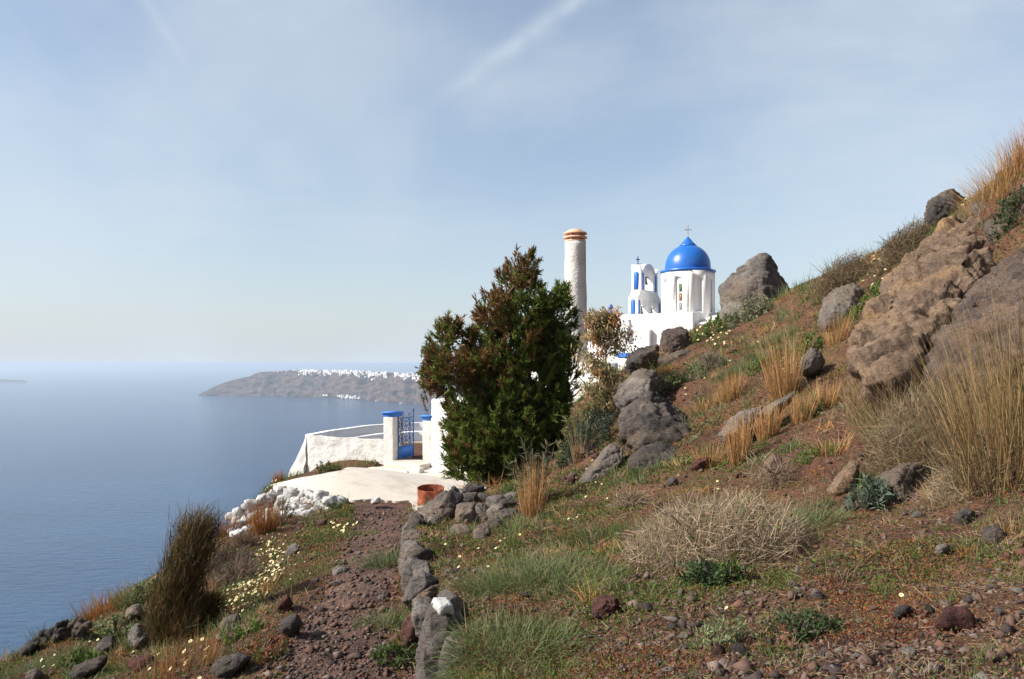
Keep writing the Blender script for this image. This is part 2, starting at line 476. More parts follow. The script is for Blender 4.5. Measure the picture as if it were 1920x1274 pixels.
def on_path(x, y):
    """1 on the trodden path, 0 away from it"""
    c = np.interp(y, (0, 5.3, 6.1, 7.7, 10, 14, 17, 19), (-0.75, -1.12, -1.35, -1.55, -1.8, -2.25, -2.75, -3.2))
    hw = np.interp(y, (0, 5, 8, 12, 17), (0.35, 0.47, 0.48, 0.5, 0.7))
    c = c + 0.12 * vnoise(xy3(x, y, 1.3), 5)
    return sstep(1.6 - np.abs(np.ravel(x) - c) / hw * 1.1) * (np.ravel(y) < 17.3)
def Hd(x, y):
    """ground height with its lumps"""
    x = np.ravel(np.asarray(x, float)); y = np.ravel(np.asarray(y, float))
    h = H(x, y)
    near = np.clip(1.3 - np.hypot(x, y - 10) / 60, 0, 1)
    p = on_path(x, y)
    calm = 1 - 0.93 * sstep((y - 16.6) / 0.8) * (x < wall_x(y)) * (x > -7.5) * (y < 40)
    h = h + near * calm * ((1 - 0.6 * p) * 0.085 * fbm(xy3(x, y, 0.9), 3, 3) + 0.045 * fbm(xy3(x, y, 4.3), 3, 9, 0.6) - 0.05 * p)
    far = sstep((np.hypot(x, y - 15) - 25) / 40)
    h = h + far * 2.4 * ridged(xy3(x, y, 0.07), 4, 21)
    return h
def hit(px, py, y0=2.6, y1=60):
    ys = np.geomspace(y0, y1, 900)
    x = (px - 960) / FOC * ys; z = (EYE - py) / FOC * ys
    g = Hd(x, ys)
    k = np.nonzero(g > z)[0]
    k = k[0] if len(k) else len(ys) - 1
    return np.array((x[k], ys[k], g[k]))
def gpt(x, y): return np.array((x, y, Hd([x], [y])[0]))

def steps(*seg):
    out = []
    for a, b, s in seg: out.append(np.arange(a, b - 1e-6, s))
    return np.concatenate(out + [[seg[-1][1]]])
gx = steps((-230, -60, 10), (-60, -20, 2), (-20, -8, .5), (-8, -4, .09), (-4, 6, .06), (6, 12, .1), (12, 20, .5), (20, 60, 2.5))
gy = steps((-30, 0, 1.5), (0, 2.6, .3), (2.6, 7, .045), (7, 12, .065), (12, 20, .1), (20, 32, .25), (32, 50, .6), (50, 200, 5))
X, Y = np.meshgrid(gx, gy)
Z = Hd(X, Y)
idx = np.arange(X.size).reshape(X.shape)
q = np.stack((idx[:-1, :-1], idx[:-1, 1:], idx[1:, 1:], idx[1:, :-1]), -1).reshape(-1, 4)
ground = link('hillside', mesh_np('hillside', np.stack((X.ravel(), Y.ravel(), Z), 1), q, mat=M['soil'], smooth=True))
tag(ground, 'brown volcanic hillside falling to the sea', kind='structure')

py_ = np.concatenate((np.arange(0, 2.6, .3), np.geomspace(2.6, 17.0, 260)))
pc = np.interp(py_, (0, 5.3, 6.1, 7.7, 10, 14, 17, 19), (-0.75, -1.12, -1.35, -1.55, -1.8, -2.25, -2.75, -3.2))
ph = np.interp(py_, (0, 5, 8, 12, 17), (0.42, 0.50, 0.48, 0.5, 0.75))
U = np.linspace(-1, 1, 31)
X = pc[:, None] + U[None] * (ph[:, None] + .10 * vnoise(xy3(py_ * 2, py_, 1), 7)[:, None]); Y = np.repeat(py_[:, None], 31, 1)
Zp = Hd(X, Y) + .014 - .06 * np.abs(np.tile(U, len(py_))) ** 6
idx = np.arange(X.size).reshape(X.shape)
q = np.stack((idx[:-1, :-1], idx[:-1, 1:], idx[1:, 1:], idx[1:, :-1]), -1).reshape(-1, 4)
tag(link('path', mesh_np('path', np.stack((X.ravel(), Y.ravel(), Zp), 1), q, mat=M['path'], smooth=True)), 'trodden path of dark volcanic ash leading to the terrace', kind='structure')

# ------------------------------------------------------------------ sea
SEA = -250.0
def sea_mat():
    m = MatB('sea', 0.13, 0.5)
    m.b.inputs['IOR'].default_value = 1.33
    big = m.noise(0.0022, 4, 0.6, vec=m.mapping((1, 2.2, 1), rot=(0, 0, 0.35)))
    m.color(m.mix(m.rng(big, 0.35, 0.65), (0.006, 0.040, 0.110), (0.010, 0.060, 0.150)))
    v1 = m.mapping((1.0, 2.4, 1), rot=(0, 0, 0.3))
    h = m.noise(0.045, 6, 0.62, vec=v1)
    m.bump(h, 9.0, 0.55)
    m.bump(m.noise(0.23, 4, 0.6, vec=m.mapping((1.0, 1.7, 1), rot=(0, 0, -0.2))), 2.2, 0.5)
    return m.m
sx = np.concatenate((-np.geomspace(60000, 100, 30), np.linspace(-60, 60, 7), np.geomspace(100, 60000, 30)))
sy = np.concatenate((-np.geomspace(20000, 200, 14), np.geomspace(200, 70000, 40)))
X, Y = np.meshgrid(sx, sy); idx = np.arange(X.size).reshape(X.shape)
q = np.stack((idx[:-1, :-1], idx[:-1, 1:], idx[1:, 1:], idx[1:, :-1]), -1).reshape(-1, 4)
sea = link('sea', mesh_np('sea', np.stack((X.ravel(), Y.ravel(), np.full(X.size, SEA)), 1), q, mat=sea_mat()))
tag(sea, 'calm blue sea below the cliff', kind='structure')

# ------------------------------------------------------------------ far headland and village
def cliff_mat():
    m = MatB('layered cliff', 0.95, 0.1)
    a = m.noise(0.012, 7, 0.62, vec=m.mapping((1, 1, 3.0)))
    c = m.ramp(a, [(0.36, (0.030, 0.024, 0.030)), (0.47, (0.085, 0.058, 0.060)), (0.57, (0.20, 0.13, 0.105)), (0.68, (0.07, 0.066, 0.058))])
    g = m.noise(0.02, 6, 0.7)
    c = m.mix(m.rng(g, 0.5, 0.62, 0, 0.7), c, (0.10, 0.105, 0.075))
    m.color(c); m.bump(m.noise(0.03, 8, 0.68, vec=m.mapping((1, 1, 0.45))), 60, 0.9); return m.m
M['cliff'] = cliff_mat()
HP = np.linspace(384, 1250, 260)
top_row = np.interp(HP, (384, 392, 400, 440, 470, 476, 490, 540, 600, 640, 700, 790, 900, 1250), (741.5, 733, 725, 711.5, 705, 700, 698, 695, 694, 695.5, 697.5, 700.5, 704, 712))
wat_row = np.interp(HP, (384, 400, 520, 620, 700, 760, 772, 805, 900, 1250), (741.8, 742, 743.5, 746.5, 752, 757, 757, 762.5, 775, 800))
wd = -SEA * FOC / (wat_row - EYE)
TT = np.array((0, .04, .1, .18, .28, .38, .48, .58, .68, .78, .86, .93, 1.0, 1.06, 1.1))
def headland_point(i, t):
    d0 = wd[i]
    back = 260 + 160 * (i / len(HP))
    d = d0 + back * np.minimum(t, 1.0) ** 1.25 + np.maximum(t - 1, 0) * 7000
    zt = (EYE - top_row[i]) / FOC * (d0 + back)
    ht = zt - SEA
    z = SEA + ht * np.where(t <= 1, t, 1 - (t - 1) * 4.0) - 3 * (t < 0.01)
    return (HP[i] - 960) / FOC * d, d, z, ht
I_, T_ = np.meshgrid(np.arange(len(HP)), np.linspace(0, 1.1, 60), indexing='ij')
I_ = I_.ravel(); T_ = T_.ravel()
hx, hy, hz, hh = headland_point(I_, T_)
pn = np.stack((hx, hy, hz * 0.6), 1)
gul = ridged(pn * np.array((0.006, 0.003, 0.001)), 4, 3)
env = np.clip(T_ * 5, 0, 1) * np.clip((1.02 - T_) * 4, 0, 1)
hy2 = hy - gul * 55 * env - fbm(pn * 0.02, 4, 8) * 22 * env
hz2 = hz + env * fbm(pn * 0.012, 4, 5) * np.minimum(16, hh * 0.12) + (T_ > 0.9) * fbm(pn * 0.006, 3, 2) * np.minimum(6, hh * 0.1)
idx = np.arange(len(HP) * 60).reshape(len(HP), 60)
q = np.stack((idx[:-1, :-1], idx[1:, :-1], idx[1:, 1:], idx[:-1, 1:]), -1).reshape(-1, 4)
o = link('headland', mesh_np('headland', np.stack((hx, hy2, hz2), 1), q, mat=M['cliff'], smooth=True))
tag(o, 'far brown headland of layered cliffs across the water', kind='structure')

def far_mass(name, label, prof, water, depth, seed):
    """a low far island: a profile of rows, its foot in the sea"""
    px = np.linspace(prof[0][0], prof[-1][0], 60)
    tr = np.interp(px, [a for a, _ in prof], [b for _, b in prof])
    d0 = -SEA * FOC / (water - EYE)
    v = []
    for k, t in ((0, 0), (0.25, 0.8), (0.5, 1.0), (0.75, 0.7), (1, 0)):
        d = d0 + depth * k
        zt = np.maximum((EYE - tr) / FOC * (d0 + depth * .5) - SEA, 0.2)
        x = (px - 960) / FOC * d
        z = SEA - 2 * (t == 0) + zt * t * (1 + 0.25 * fbm(xy3(x, np.full_like(x, d), 0.01), 3, seed))
        v.append(np.stack((x, np.full_like(x, d), z), 1))
    idx = np.arange(300).reshape(5, 60)
    q = np.stack((idx[:-1, :-1], idx[:-1, 1:], idx[1:, 1:], idx[1:, :-1]), -1).reshape(-1, 4)
    o = link(name, mesh_np(name, np.concatenate(v), q, mat=M['cliff'], smooth=True))
    return tag(o, label, kind='structure')
far_mass('island', 'low grey island far out on the sea', [(-420, 713), (-200, 709), (-60, 712), (30, 712.4), (44, 713.5), (52, 717)], 717.3, 500, 3)
far_mass('sea_rock', 'small dark rock islet off the tip of the headland', [(371, 741.5), (378, 737), (384, 734), (389, 736), (393, 741.4)], 741.9, 60, 9)

def house_mesh(k):
    s = Soup()
    def bx(x0, x1, y0, y1, z0, z1):
        v = [(x, y, z) for z in (z0, z1) for y in (y0, y1) for x in (x0, x1)]
        s.add(v, [(0, 2, 3, 1), (4, 5, 7, 6), (0, 1, 5, 4), (2, 6, 7, 3), (0, 4, 6, 2), (1, 3, 7, 5)])
    bx(-6, 6, -4, 4, -5, 5)
    if k == 1: bx(-6, 0, -2, 4, 5, 9)
    if k == 2:
        a = np.linspace(0, math.pi, 9)
        ring = [np.stack((np.full(9, x), -4 * np.cos(a), 5 + 3.4 * np.sin(a)), 1) for x in (-6, 6)]
        s.add(np.concatenate(ring), [(i, i + 1, i + 10, i + 9) for i in range(8)])
        s.add(np.concatenate(ring), None, [(0, i, i + 1) for i in range(1, 8)] + [(9, 9 + i + 1, 9 + i) for i in range(1, 8)])
    if k == 3: bx(0, 9, -3, 3, -5, 2.5); bx(-5, -3, -1, 1, 5, 7)
    s2 = s.mesh('village_house', M['white']); return s2
hm = [house_mesh(k) for k in range(4)]
def headland_surface(px, t):
    i = np.clip((px - HP[0]) / (HP[1] - HP[0]), 0, len(HP) - 2).astype(int)
    j = np.clip((t / 1.1 * 59), 0, 58).astype(int)
    k = idxH[i, j]
    return np.stack((hx[k], hy2[k], hz2[k]), 1)
idxH = np.arange(len(HP) * 60).reshape(len(HP), 60)
n_h = 640
hp = RNG.uniform(560, 1000, n_h); 
dens = fbm(xy3(hp, np.zeros(n_h), 0.035), 3, 4)
ht_ = 1.0 - np.abs(RNG.normal(0, 0.085, n_h)) - np.clip(RNG.uniform(-0.6, 1, n_h), 0, 1) * 0.10 * (hp > 690)
keep = (dens > -0.35)
hp, ht_ = hp[keep], ht_[keep]
hpt = headland_surface(hp, ht_)
hp2 = RNG.uniform(500, 560, 6); extra = headland_surface(hp2, RNG.uniform(.96, 1, 6))
harb = headland_surface(np.concatenate((RNG.uniform(632, 676, 26), RNG.uniform(606, 616, 4))), RNG.uniform(0.03, 0.12, 30))
order = np.argsort(hpt[:, 1])
hpt = hpt[order]
def put_house(p, label, group, k):
    s_ = random.uniform(0.75, 1.35)
    o = bpy.data.objects.new('village_house', hm[random.randrange(4)])
    o.location = p + np.array((0, 0, 1.5)); o.rotation_euler = (0, 0, random.uniform(-.6, .6)); o.scale = (s_, s_, s_)
    col.objects.link(o); tag(o, label, 'house', group); return o
inview = np.nonzero((hpt[:, 0] / hpt[:, 1] * FOC + 960) < 812)[0]
first = set(inview[:266].tolist())
for k in sorted(first):
    put_house(hpt[k], 'small white cubic house in the village along the far headland ridge', 'white village houses on the ridge', k)
for p in harb: put_house(p, 'small white house at the waterline below the far village', 'white harbour houses', 0)
rest = [k for k in range(len(hpt)) if k not in first]
s = Soup()
bv = np.array([(x, y, z) for z in (-5, 5) for y in (-4, 4) for x in (-6, 6)], float)
bq = [(0, 2, 3, 1), (4, 5, 7, 6), (0, 1, 5, 4), (2, 6, 7, 3), (0, 4, 6, 2), (1, 3, 7, 5)]
for k in rest: s.add(bv * random.uniform(.8, 1.3) + hpt[k] + np.array((0, 0, 1.5)), bq)
for p in extra: s.add(bv + p, bq)
o = link('village', s.mesh('village', M['white'])); tag(o, 'mass of further white village houses on the far headland', 'village', kind='stuff')

def boat(px, py, length, label):
    d = -SEA * FOC / (py - EYE); p = P(px, py, d)
    t = thing('boat', label, 'boat', (p[0], p[1], SEA), random.uniform(-.4, .2))
    st = np.linspace(-1, 1, 9); v = []
    for u in st:
        w = 0.16 * length * (1 - max(0, u) ** 2.2); zt = 0.10 * length * (1 + 0.5 * max(0, u))
        v += [(u * length / 2, -w, zt), (u * length / 2, -w * .6, -0.5), (u * length / 2, w * .6, -0.5), (u * length / 2, w, zt)]
    q = [(a + j, a + j + 1, a + j + 5, a + j + 4) for a in range(0, 32, 4) for j in range(3)] + [(a + 3, a, a + 4, a + 7) for a in range(0, 32, 4)] + [(0, 3, 2, 1)]
    link('hull', mesh_np('hull', v, q, mat=M['white']), t)
    b = np.array([(x, y, z) for z in (.09, .24) for y in (-.09, .09) for x in (-.3, .12)]) * length
    link('cabin', mesh_np('cabin', b, bq, mat=M['white']), t)
boat(705, 752.5, 14, 'small white motor boat lying off the foot of the far cliffs')
boat(752, 756.5, 26, 'larger white yacht at anchor near the low spur of the far cliffs')
# ------------------------------------------------------------------ white terrace before the gate
def terrace_sheet():
    front = [(512, 911), (530, 918), (560, 927), (600, 934), (632, 941), (680, 941), (730, 941), (770, 945), (800, 948), (850, 944), (900, 930)]
    back = [(540, 906), (580, 897), (600, 893), (640, 887), (690, 881), (722, 877), (745, 874), (793, 876), (830, 880), (870, 880), (930, 880)]
    F = np.array([hit(*p)[:2] for p in front]); B = np.array([hit(*p)[:2] for p in back])
    t = np.linspace(0, 1, len(front)); T = np.linspace(0, 1, 110)
    F = np.stack([np.interp(T, t, F[:, k]) for k in (0, 1)], 1); B = np.stack([np.interp(T, t, B[:, k]) for k in (0, 1)], 1)
    F += 0.10 * np.stack((fbm(xy3(T * 30, T, 1), 3, 1), fbm(xy3(T * 34, T, 1), 4, 2) * 1.6), 1)
    S = np.linspace(0, 1, 60)[:, None, None]
    G = F[None] * (1 - S) + B[None] * S
    x, y = G[..., 0].ravel(), G[..., 1].ravel()
    z = Hd(x, y) + 0.05 + 0.012 * fbm(xy3(x, y, 2.0), 3, 4)
    v = np.stack((x, y, z), 1)
    idx = np.arange(len(x)).reshape(60, 110)
    q = np.stack((idx[:-1, :-1], idx[:-1, 1:], idx[1:, 1:], idx[1:, :-1]), -1).reshape(-1, 4)
    s = Soup().add(v, q)
    low = v[idx[0]] - np.array((0, 0, 0.22)); n = 110          # its broken front edge
    s.add(np.concatenate((low, v[idx[0]])), [(k, k + 1, n + k + 1, n + k) for k in range(n - 1)])
    o = link('terrace', s.mesh('terrace', M['terrace'], smooth=True))
    tag(o, 'worn white concrete terrace before the gate', kind='structure')
terrace_sheet()

# ------------------------------------------------------------------ building helpers (local metres)
def lump_grid(p00, p10, p11, p01, nu, nv):
    u = np.linspace(0, 1, nu + 1)[:, None, None]; w = np.linspace(0, 1, nv + 1)[None, :, None]
    p = np.asarray(p00) * (1 - u) * (1 - w) + np.asarray(p10) * u * (1 - w) + np.asarray(p11) * u * w + np.asarray(p01) * (1 - u) * w
    idx = np.arange((nu + 1) * (nv + 1)).reshape(nu + 1, nv + 1)
    q = np.stack((idx[:-1, :-1], idx[1:, :-1], idx[1:, 1:], idx[:-1, 1:]), -1).reshape(-1, 4)
    return p.reshape(-1, 3), q
def lump_prism(bottom, top, res=0.16, amp=0.015, freq=1.4, seed=0):
    """a walled block between two four-cornered rings, its plaster uneven"""
    s = Soup()
    b, t = [np.asarray(p, float) for p in bottom], [np.asarray(p, float) for p in top]
    for k in range(4):
        j = (k + 1) % 4
        nu = max(1, int(np.linalg.norm(b[j] - b[k]) / res)); nv = max(1, int(np.linalg.norm(t[k] - b[k]) / res))
        s.add(*lump_grid(b[k], b[j], t[j], t[k], nu, nv))
    nu = max(1, int(np.linalg.norm(t[1] - t[0]) / res)); nv = max(1, int(np.linalg.norm(t[3] - t[0]) / res))
    s.add(*lump_grid(t[0], t[1], t[2], t[3], nu, nv))
    for k, v in enumerate(s.v):
        s.v[k] = v + amp * np.stack([fbm(v * freq + 31 * a, 3, seed + a) for a in range(3)], 1)
    return s
def block(name, x0, x1, y0, y1, z0, z1, mat, parent, amp=0.015, res=0.2, seed=0, bevel=0.03):
    s = lump_prism([(x0, y0, z0), (x1, y0, z0), (x1, y1, z0), (x0, y1, z0)], [(x0, y0, z1), (x1, y0, z1), (x1, y1, z1), (x0, y1, z1)], res, amp, 1.4, seed)
    me = s.mesh(name, mat)
    weld(me)
    o = link(name, me, parent)
    if bevel:
        m = o.modifiers.new('bevel', 'BEVEL'); m.width = bevel; m.segments = 3; m.limit_method = 'ANGLE'; m.angle_limit = R(50)
    return o
def weld(me):
    bm = bmesh.new(); bm.from_mesh(me)
    bmesh.ops.remove_doubles(bm, verts=bm.verts, dist=1e-4)
    bmesh.ops.recalc_face_normals(bm, faces=bm.faces)
    bm.to_mesh(me); bm.free()
def arch(cx, z0, w, h, n=10):
    """outline of a round-headed opening"""
    r = w / 2; a = np.linspace(0, math.pi, n)
    return [(cx - r, z0), (cx + r, z0)] + [(cx + r * math.cos(t), z0 + h - r + r * math.sin(t)) for t in a]
def slab_mesh(name, outer, holes, d0, d1, mat, axis='y', bevel=0):
    """an outline with openings, given thickness along one axis"""
    loops = [outer] + holes
    flat = [p for l in loops for p in l]
    tri = tessellate_polygon([[Vector((a, b, 0)) for a, b in l] for l in loops])
    def to3(p, d): return (p[0], d, p[1]) if axis == 'y' else (d, p[0], p[1])
    n = len(flat)
    v = [to3(p, d0) for p in flat] + [to3(p, d1) for p in flat]
    t = [tuple(a) for a in tri] + [tuple(x + n for x in a[::-1]) for a in tri]
    q, k = [], 0
    for l in loops:
        m = len(l)
        q += [(k + i, k + (i + 1) % m, n + k + (i + 1) % m, n + k + i) for i in range(m)]
        k += m
    me = mesh_np(name, v, q, t, mat); weld(me); return me
def tube(pts, rad, n=8, cap=True):
    pts = np.asarray(pts, float); rad = np.broadcast_to(np.asarray(rad, float), (len(pts),))
    d = np.gradient(pts, axis=0); d /= np.linalg.norm(d, axis=1)[:, None] + 1e-9
    ref = np.array((0.31, 0.52, 0.8)); u = np.cross(d, ref); u /= np.linalg.norm(u, axis=1)[:, None] + 1e-9
    w = np.cross(d, u); a = np.arange(n) * 2 * math.pi / n
    v = pts[:, None] + rad[:, None, None] * (np.cos(a)[None, :, None] * u[:, None] + np.sin(a)[None, :, None] * w[:, None])
    m = len(pts); idx = np.arange(m * n).reshape(m, n)
    q = np.stack((idx[:-1], np.roll(idx[:-1], -1, 1), np.roll(idx[1:], -1, 1), idx[1:]), -1).reshape(-1, 4)
    return v.reshape(-1, 3), q
def lathe(name, prof, mat, parent, loc=(0, 0, 0), n=48, smooth=True, wob=0.0):
    a = np.arange(n) * 2 * math.pi / n; prof = np.asarray(prof, float)
    v = np.stack((prof[:, 0, None] * np.cos(a), prof[:, 0, None] * np.sin(a), np.repeat(prof[:, 1, None], n, 1)), -1)
    if wob:
        f = v.reshape(-1, 3); v = (f + wob * np.stack([fbm(f * 2.2 + 7 * k, 4, 5 + k) for k in range(3)], 1)).reshape(v.shape)
    idx = np.arange(len(prof) * n).reshape(len(prof), n)
    q = np.stack((idx[:-1], np.roll(idx[:-1], -1, 1), np.roll(idx[1:], -1, 1), idx[1:]), -1).reshape(-1, 4)
    me = mesh_np(name, v.reshape(-1, 3), q, mat=mat, smooth=smooth)
    return link(name, me, parent, loc)
def bar(name, x0, x1, y0, y1, z0, z1, mat, parent):
    v = [(x, y, z) for z in (z0, z1) for y in (y0, y1) for x in (x0, x1)]
    return link(name, mesh_np(name, v, bq, mat=mat), parent)

# ------------------------------------------------------------------ the church
CH = R(-32.5)
church = thing('church', 'white church with an eight-sided drum and a bright blue dome', 'church', (5.64, 47.0, 0), CH)
body = block('wall', 0, 5.18, 0, 4.2, -2.5, 2.84, M['white'], church, 0.02, 0.3, 3, 0.05)
block('wall', -1.7, -0.004, 0.12, 3.6, -2.5, 2.12, M['white'], church, 0.02, 0.3, 5, 0.05)
# the long vaulted roof running away beside the drum
vy = np.linspace(0, math.pi, 15)
prof = [(1.0, -2.5)] + [(3.2 - 2.2 * math.cos(t), 2.1 + 0.85 * math.sin(t)) for t in vy] + [(5.4, -2.5)]
link('vaulted_roof', slab_mesh('vaulted_roof', prof, [], 5.2, 9.6, M['white'], 'x'), church)
s = lump_prism([(5.19, 0.3, -2.5), (9.0, 0.3, -2.5), (9.0, 0.95, -2.5), (5.19, 0.95, -2.5)], [(5.19, 0.3, 2.2), (9.0, 0.3, 2.95), (9.0, 0.95, 2.95), (5.19, 0.95, 2.2)], 0.3, 0.02)
me = s.mesh('sloping_parapet', M['white']); weld(me); link('sloping_parapet', me, church)
block('buttress', 2.3, 2.75, -0.32, -0.004, -2.5, 1.95, M['white'], church, 0.015, 0.25, 9, 0.03)
# drum: eight faces, arched niches cut into each
DC = np.array((4.13, 2.05)); DR = 1.53; DZ0, DZ1 = 2.3, 5.27
drum = link('drum', lathe.__globals__['mesh_np']('drum_core', [(DC[0] + DR * .925 * math.cos(a), DC[1] + DR * .925 * math.sin(a), z) for z in (DZ0, DZ1 - .02) for a in np.arange(8) * math.pi / 4 + R(-10 + 32.5 - 90)],
            [(k, (k + 1) % 8, 8 + (k + 1) % 8, 8 + k) for k in range(8)], None, M['white']), church)
side = 2 * DR * math.sin(math.pi / 8); apo = DR * math.cos(math.pi / 8)
for k in range(8):
    a = R(-10 + 32.5 - 90) + (k + 0.5) * math.pi / 4          # outward direction of this face, church frame
    h = side / 2
    me = slab_mesh('drum_face', [(-h, DZ0), (h, DZ0), (h, DZ1), (-h, DZ1)], [arch(0, 2.95, 0.40, 1.95)], 0.0, 0.10, M['white'], 'y')
    o = link('drum_face', me, drum, (DC[0] + apo * math.cos(a), DC[1] + apo * math.sin(a), 0), a + math.pi / 2)
    if k == 7:                                                    # the glazed window: three coloured panes
        w = link('window', slab_mesh('window', arch(0, 2.952, 0.394, 1.944), [[(-.02, 3.02), (.165, 3.02), (.165, 3.46), (-.02, 3.46)], [(-.02, 3.54), (.165, 3.54), (.165, 3.98), (-.02, 3.98)], [(-.02, 4.06), (.165, 4.06), (.165, 4.50), (-.02, 4.50)]], 0.06, 0.09, M['white'], 'y'), church, o.location, o.rotation_euler[2])
        for z0, mt in ((3.02, 'pane_grey'), (3.54, 'pane_amber'), (4.06, 'pane_green')):
            bar('pane', -.019, .164, .068, .08, z0 + .001, z0 + .439, M[mt], w)
a8 = np.arange(8) * math.pi / 4 + R(-10 + 32.5 - 90)
ring = [(1.0, DZ1 + .001), (DR + .06, DZ1 + .001), (DR + .06, DZ1 + .13), (DR - .02, DZ1 + .16), (1.0, DZ1 + .16)]
v = [(DC[0] + r * math.cos(a), DC[1] + r * math.sin(a), z) for r, z in ring for a in a8]
link('cornice', mesh_np('cornice', v, [(j * 8 + k, j * 8 + (k + 1) % 8, (j + 1) * 8 + (k + 1) % 8, (j + 1) * 8 + k) for j in range(4) for k in range(8)], mat=M['blue']), church)
DR2, DB = 1.30, DZ1 + .15
dprof = [(DR2 * math.cos(t) * (1 + .05 * math.sin(2 * t)), DB + 1.50 * math.sin(t)) for t in np.linspace(0, R(80), 26)]
dome = lathe('dome', dprof, M['blue'], church, (DC[0], DC[1], 0), 72, wob=0.012)
lathe('dome_cap', [(.47, DB + 1.37), (.50, DB + 1.40), (.50, DB + 1.44), (.36, DB + 1.57), (.21, DB + 1.74), (.08, DB + 1.90), (.001, DB + 1.97)], M['blue'], dome, (0, 0, 0), 40)
def cross_mesh(name, h, w, t, mat, flare=0.0):
    s = Soup(); za = h * .66
    for a, b in (((0, 0, 0), (0, 0, h)), ((-w / 2, 0, za), (w / 2, 0, za))):
        s.add(*tube([a, b], t, 6))
    if flare:
        for c in ((-w / 2, 0, za), (w / 2, 0, za), (0, 0, h)):
            bmm = bmesh.new(); bmesh.ops.create_icosphere(bmm, subdivisions=1, radius=flare)
            s.add([tuple(x + y for x, y in zip(v.co, c)) for v in bmm.verts], None, [[v.index for v in f.verts] for f in bmm.faces]); bmm.free()
    return s.mesh(name, mat)
link('cross', cross_mesh('cross', .62, .34, .025, M['cross_metal'], .05), church, (DC[0], DC[1], DB + 1.95), R(32))

# ------------------------------------------------------------------ the bell tower
TX0, TX1 = 0.75, 1.35
tower = thing('bell_tower', 'white two-tier bell tower with blue arched panels and hanging bells', 'bell tower', (5.64, 47.0, 0), CH)
outer = [(1.2, 2.4), (4.9, 2.4), (4.9, 3.92), (4.62, 4.12), (4.32, 4.34), (4.28, 5.55), (4.40, 5.92), (4.16, 5.66), (4.0, 5.60),
         (3.75, 5.86), (3.4, 6.03), (3.0, 6.09), (2.6, 6.03), (2.25, 5.86), (2.0, 5.60), (1.86, 5.66), (1.60, 5.92), (1.70, 5.55), (1.66, 4.34), (1.46, 4.12), (1.2, 3.92)]
holes = [arch(2.28, 2.5, 1.05, 1.36), arch(3.82, 2.5, 1.05, 1.36), arch(2.98, 4.45, 1.25, 1.28)]
tw = slab_mesh('tower_wall', outer, holes, TX0, TX1, M['white'], 'x')
o = link('tower_wall', tw, tower); m = o.modifiers.new('bevel', 'BEVEL'); m.width = .025; m.segments = 2; m.limit_method = 'ANGLE'
def panel(axis, c, z0, w, h, d0, d1):
    link('blue_panel', slab_mesh('blue_panel', arch(c, z0, w, h), [], d0, d1, M['blue_matt'], axis), tower)
cx = (TX0 + TX1) / 2
panel('y', cx, 2.6, .30, 1.22, 1.192, 1.25)
panel('y', cx, 4.42, .30, 1.08, 1.652, 1.75)
for c in (1.47, 4.62): panel('x', c, 2.6, .28, 1.2, TX1 - .05, TX1 + .006)
for c in (2.0, 3.98): panel('x', c, 4.42, .26, 1.05, TX1 - .05, TX1 + .006)
vault = [(r * 1.12 * math.cos(t) + 3.0, 5.58 + r * .56 * math.sin(t)) for r, t in [(.97, t) for t in np.linspace(0, math.pi, 14)]]
link('vault', slab_mesh('vault', vault, [], TX0 - .09, TX0 + .02, M['blue_matt'], 'x'), tower)
for xx in (TX0, TX1):                                             # the far pair of corner horns
    pass
def bell(y, z, r):
    b = lathe('bell', [(.001, 0), (r * .35, -.01), (r * .55, -r * .3), (r * .62, -r * 1.0), (r * .8, -r * 1.6), (r * 1.0, -r * 1.9), (r * .93, -r * 1.9)], M['bell'], tower, (cx, y, z), 20)
    bar('yoke', cx - .05, cx + .05, y - .48, y + .48, z + .002, z + .06, M['bell'], tower)
bell(2.28, 3.42, .24); bell(3.82, 3.42, .24); bell(2.98, 5.25, .22)
link('cross', cross_mesh('cross', .55, .30, .035, M['blue_metal']), tower, (cx - .2, 2.4, 5.95), R(75))

p = P(1145, 592, 46.0)
fin = thing('roof_cross', 'small blue cross on a white post at the end of the church roof', 'cross', (p[0], p[1], 2.1), R(-20))
bar('post', -.10, .10, -.10, .10, -.0, .78, M['white'], fin)
link('cross', cross_mesh('cross', .48, .26, .055, M['blue_matt'], .06), fin, (0, 0, .78), R(50))

# ------------------------------------------------------------------ the house, its gate and walls
HR = math.atan2(-1.7, 3.19); H0 = (-7.75, 30.2, 0)
house = thing('house', 'low white house stepped up the slope behind the juniper', 'house', H0, HR)
block('wall', 5.62, 10.0, -0.02, 6.0, -5.0, -1.22, M['white'], house, 0.02, 0.2, 11, 0.06)
block('wall', 9.2, 11.75, 0.35, 5.5, -4.0, 0.03, M['white'], house, 0.02, 0.2, 13, 0.06)
block('step', 10.6, 12.6, -1.1, 0.34, -4.0, -0.95, M['white_old'], house, 0.02, 0.2, 14, 0.06)
chim = thing('chimney', 'tall round white plastered chimney with a terracotta vented cap', 'chimney', (2.10, 26.5, 0.0))
zz = np.linspace(-0.3, 4.02, 36)
lathe('shaft', [(np.interp(z, (-.3, 0.2, 3.6, 4.02), (.41, .40, .352, .345)), z) for z in zz] + [(.001, 4.03)], M['white_old'], chim, n=64, wob=0.02)
def oct_ring(name, prof, rot=0):
    v = [(r * math.cos(a + rot), r * math.sin(a + rot), z) for r, z in prof for a in np.arange(8) * math.pi / 4]
    q = [(j * 8 + k, j * 8 + (k + 1) % 8, (j + 1) * 8 + (k + 1) % 8, (j + 1) * 8 + k) for j in range(len(prof) - 1) for k in range(8)]
    return link(name, mesh_np(name, v, q, mat=M['terracotta']), cap)
cap = oct_ring.__globals__['lathe']('cap', [(.001, 4.02), (.25, 4.025), (.25, 4.38), (.001, 4.385)], M['terracotta'], chim, n=16)
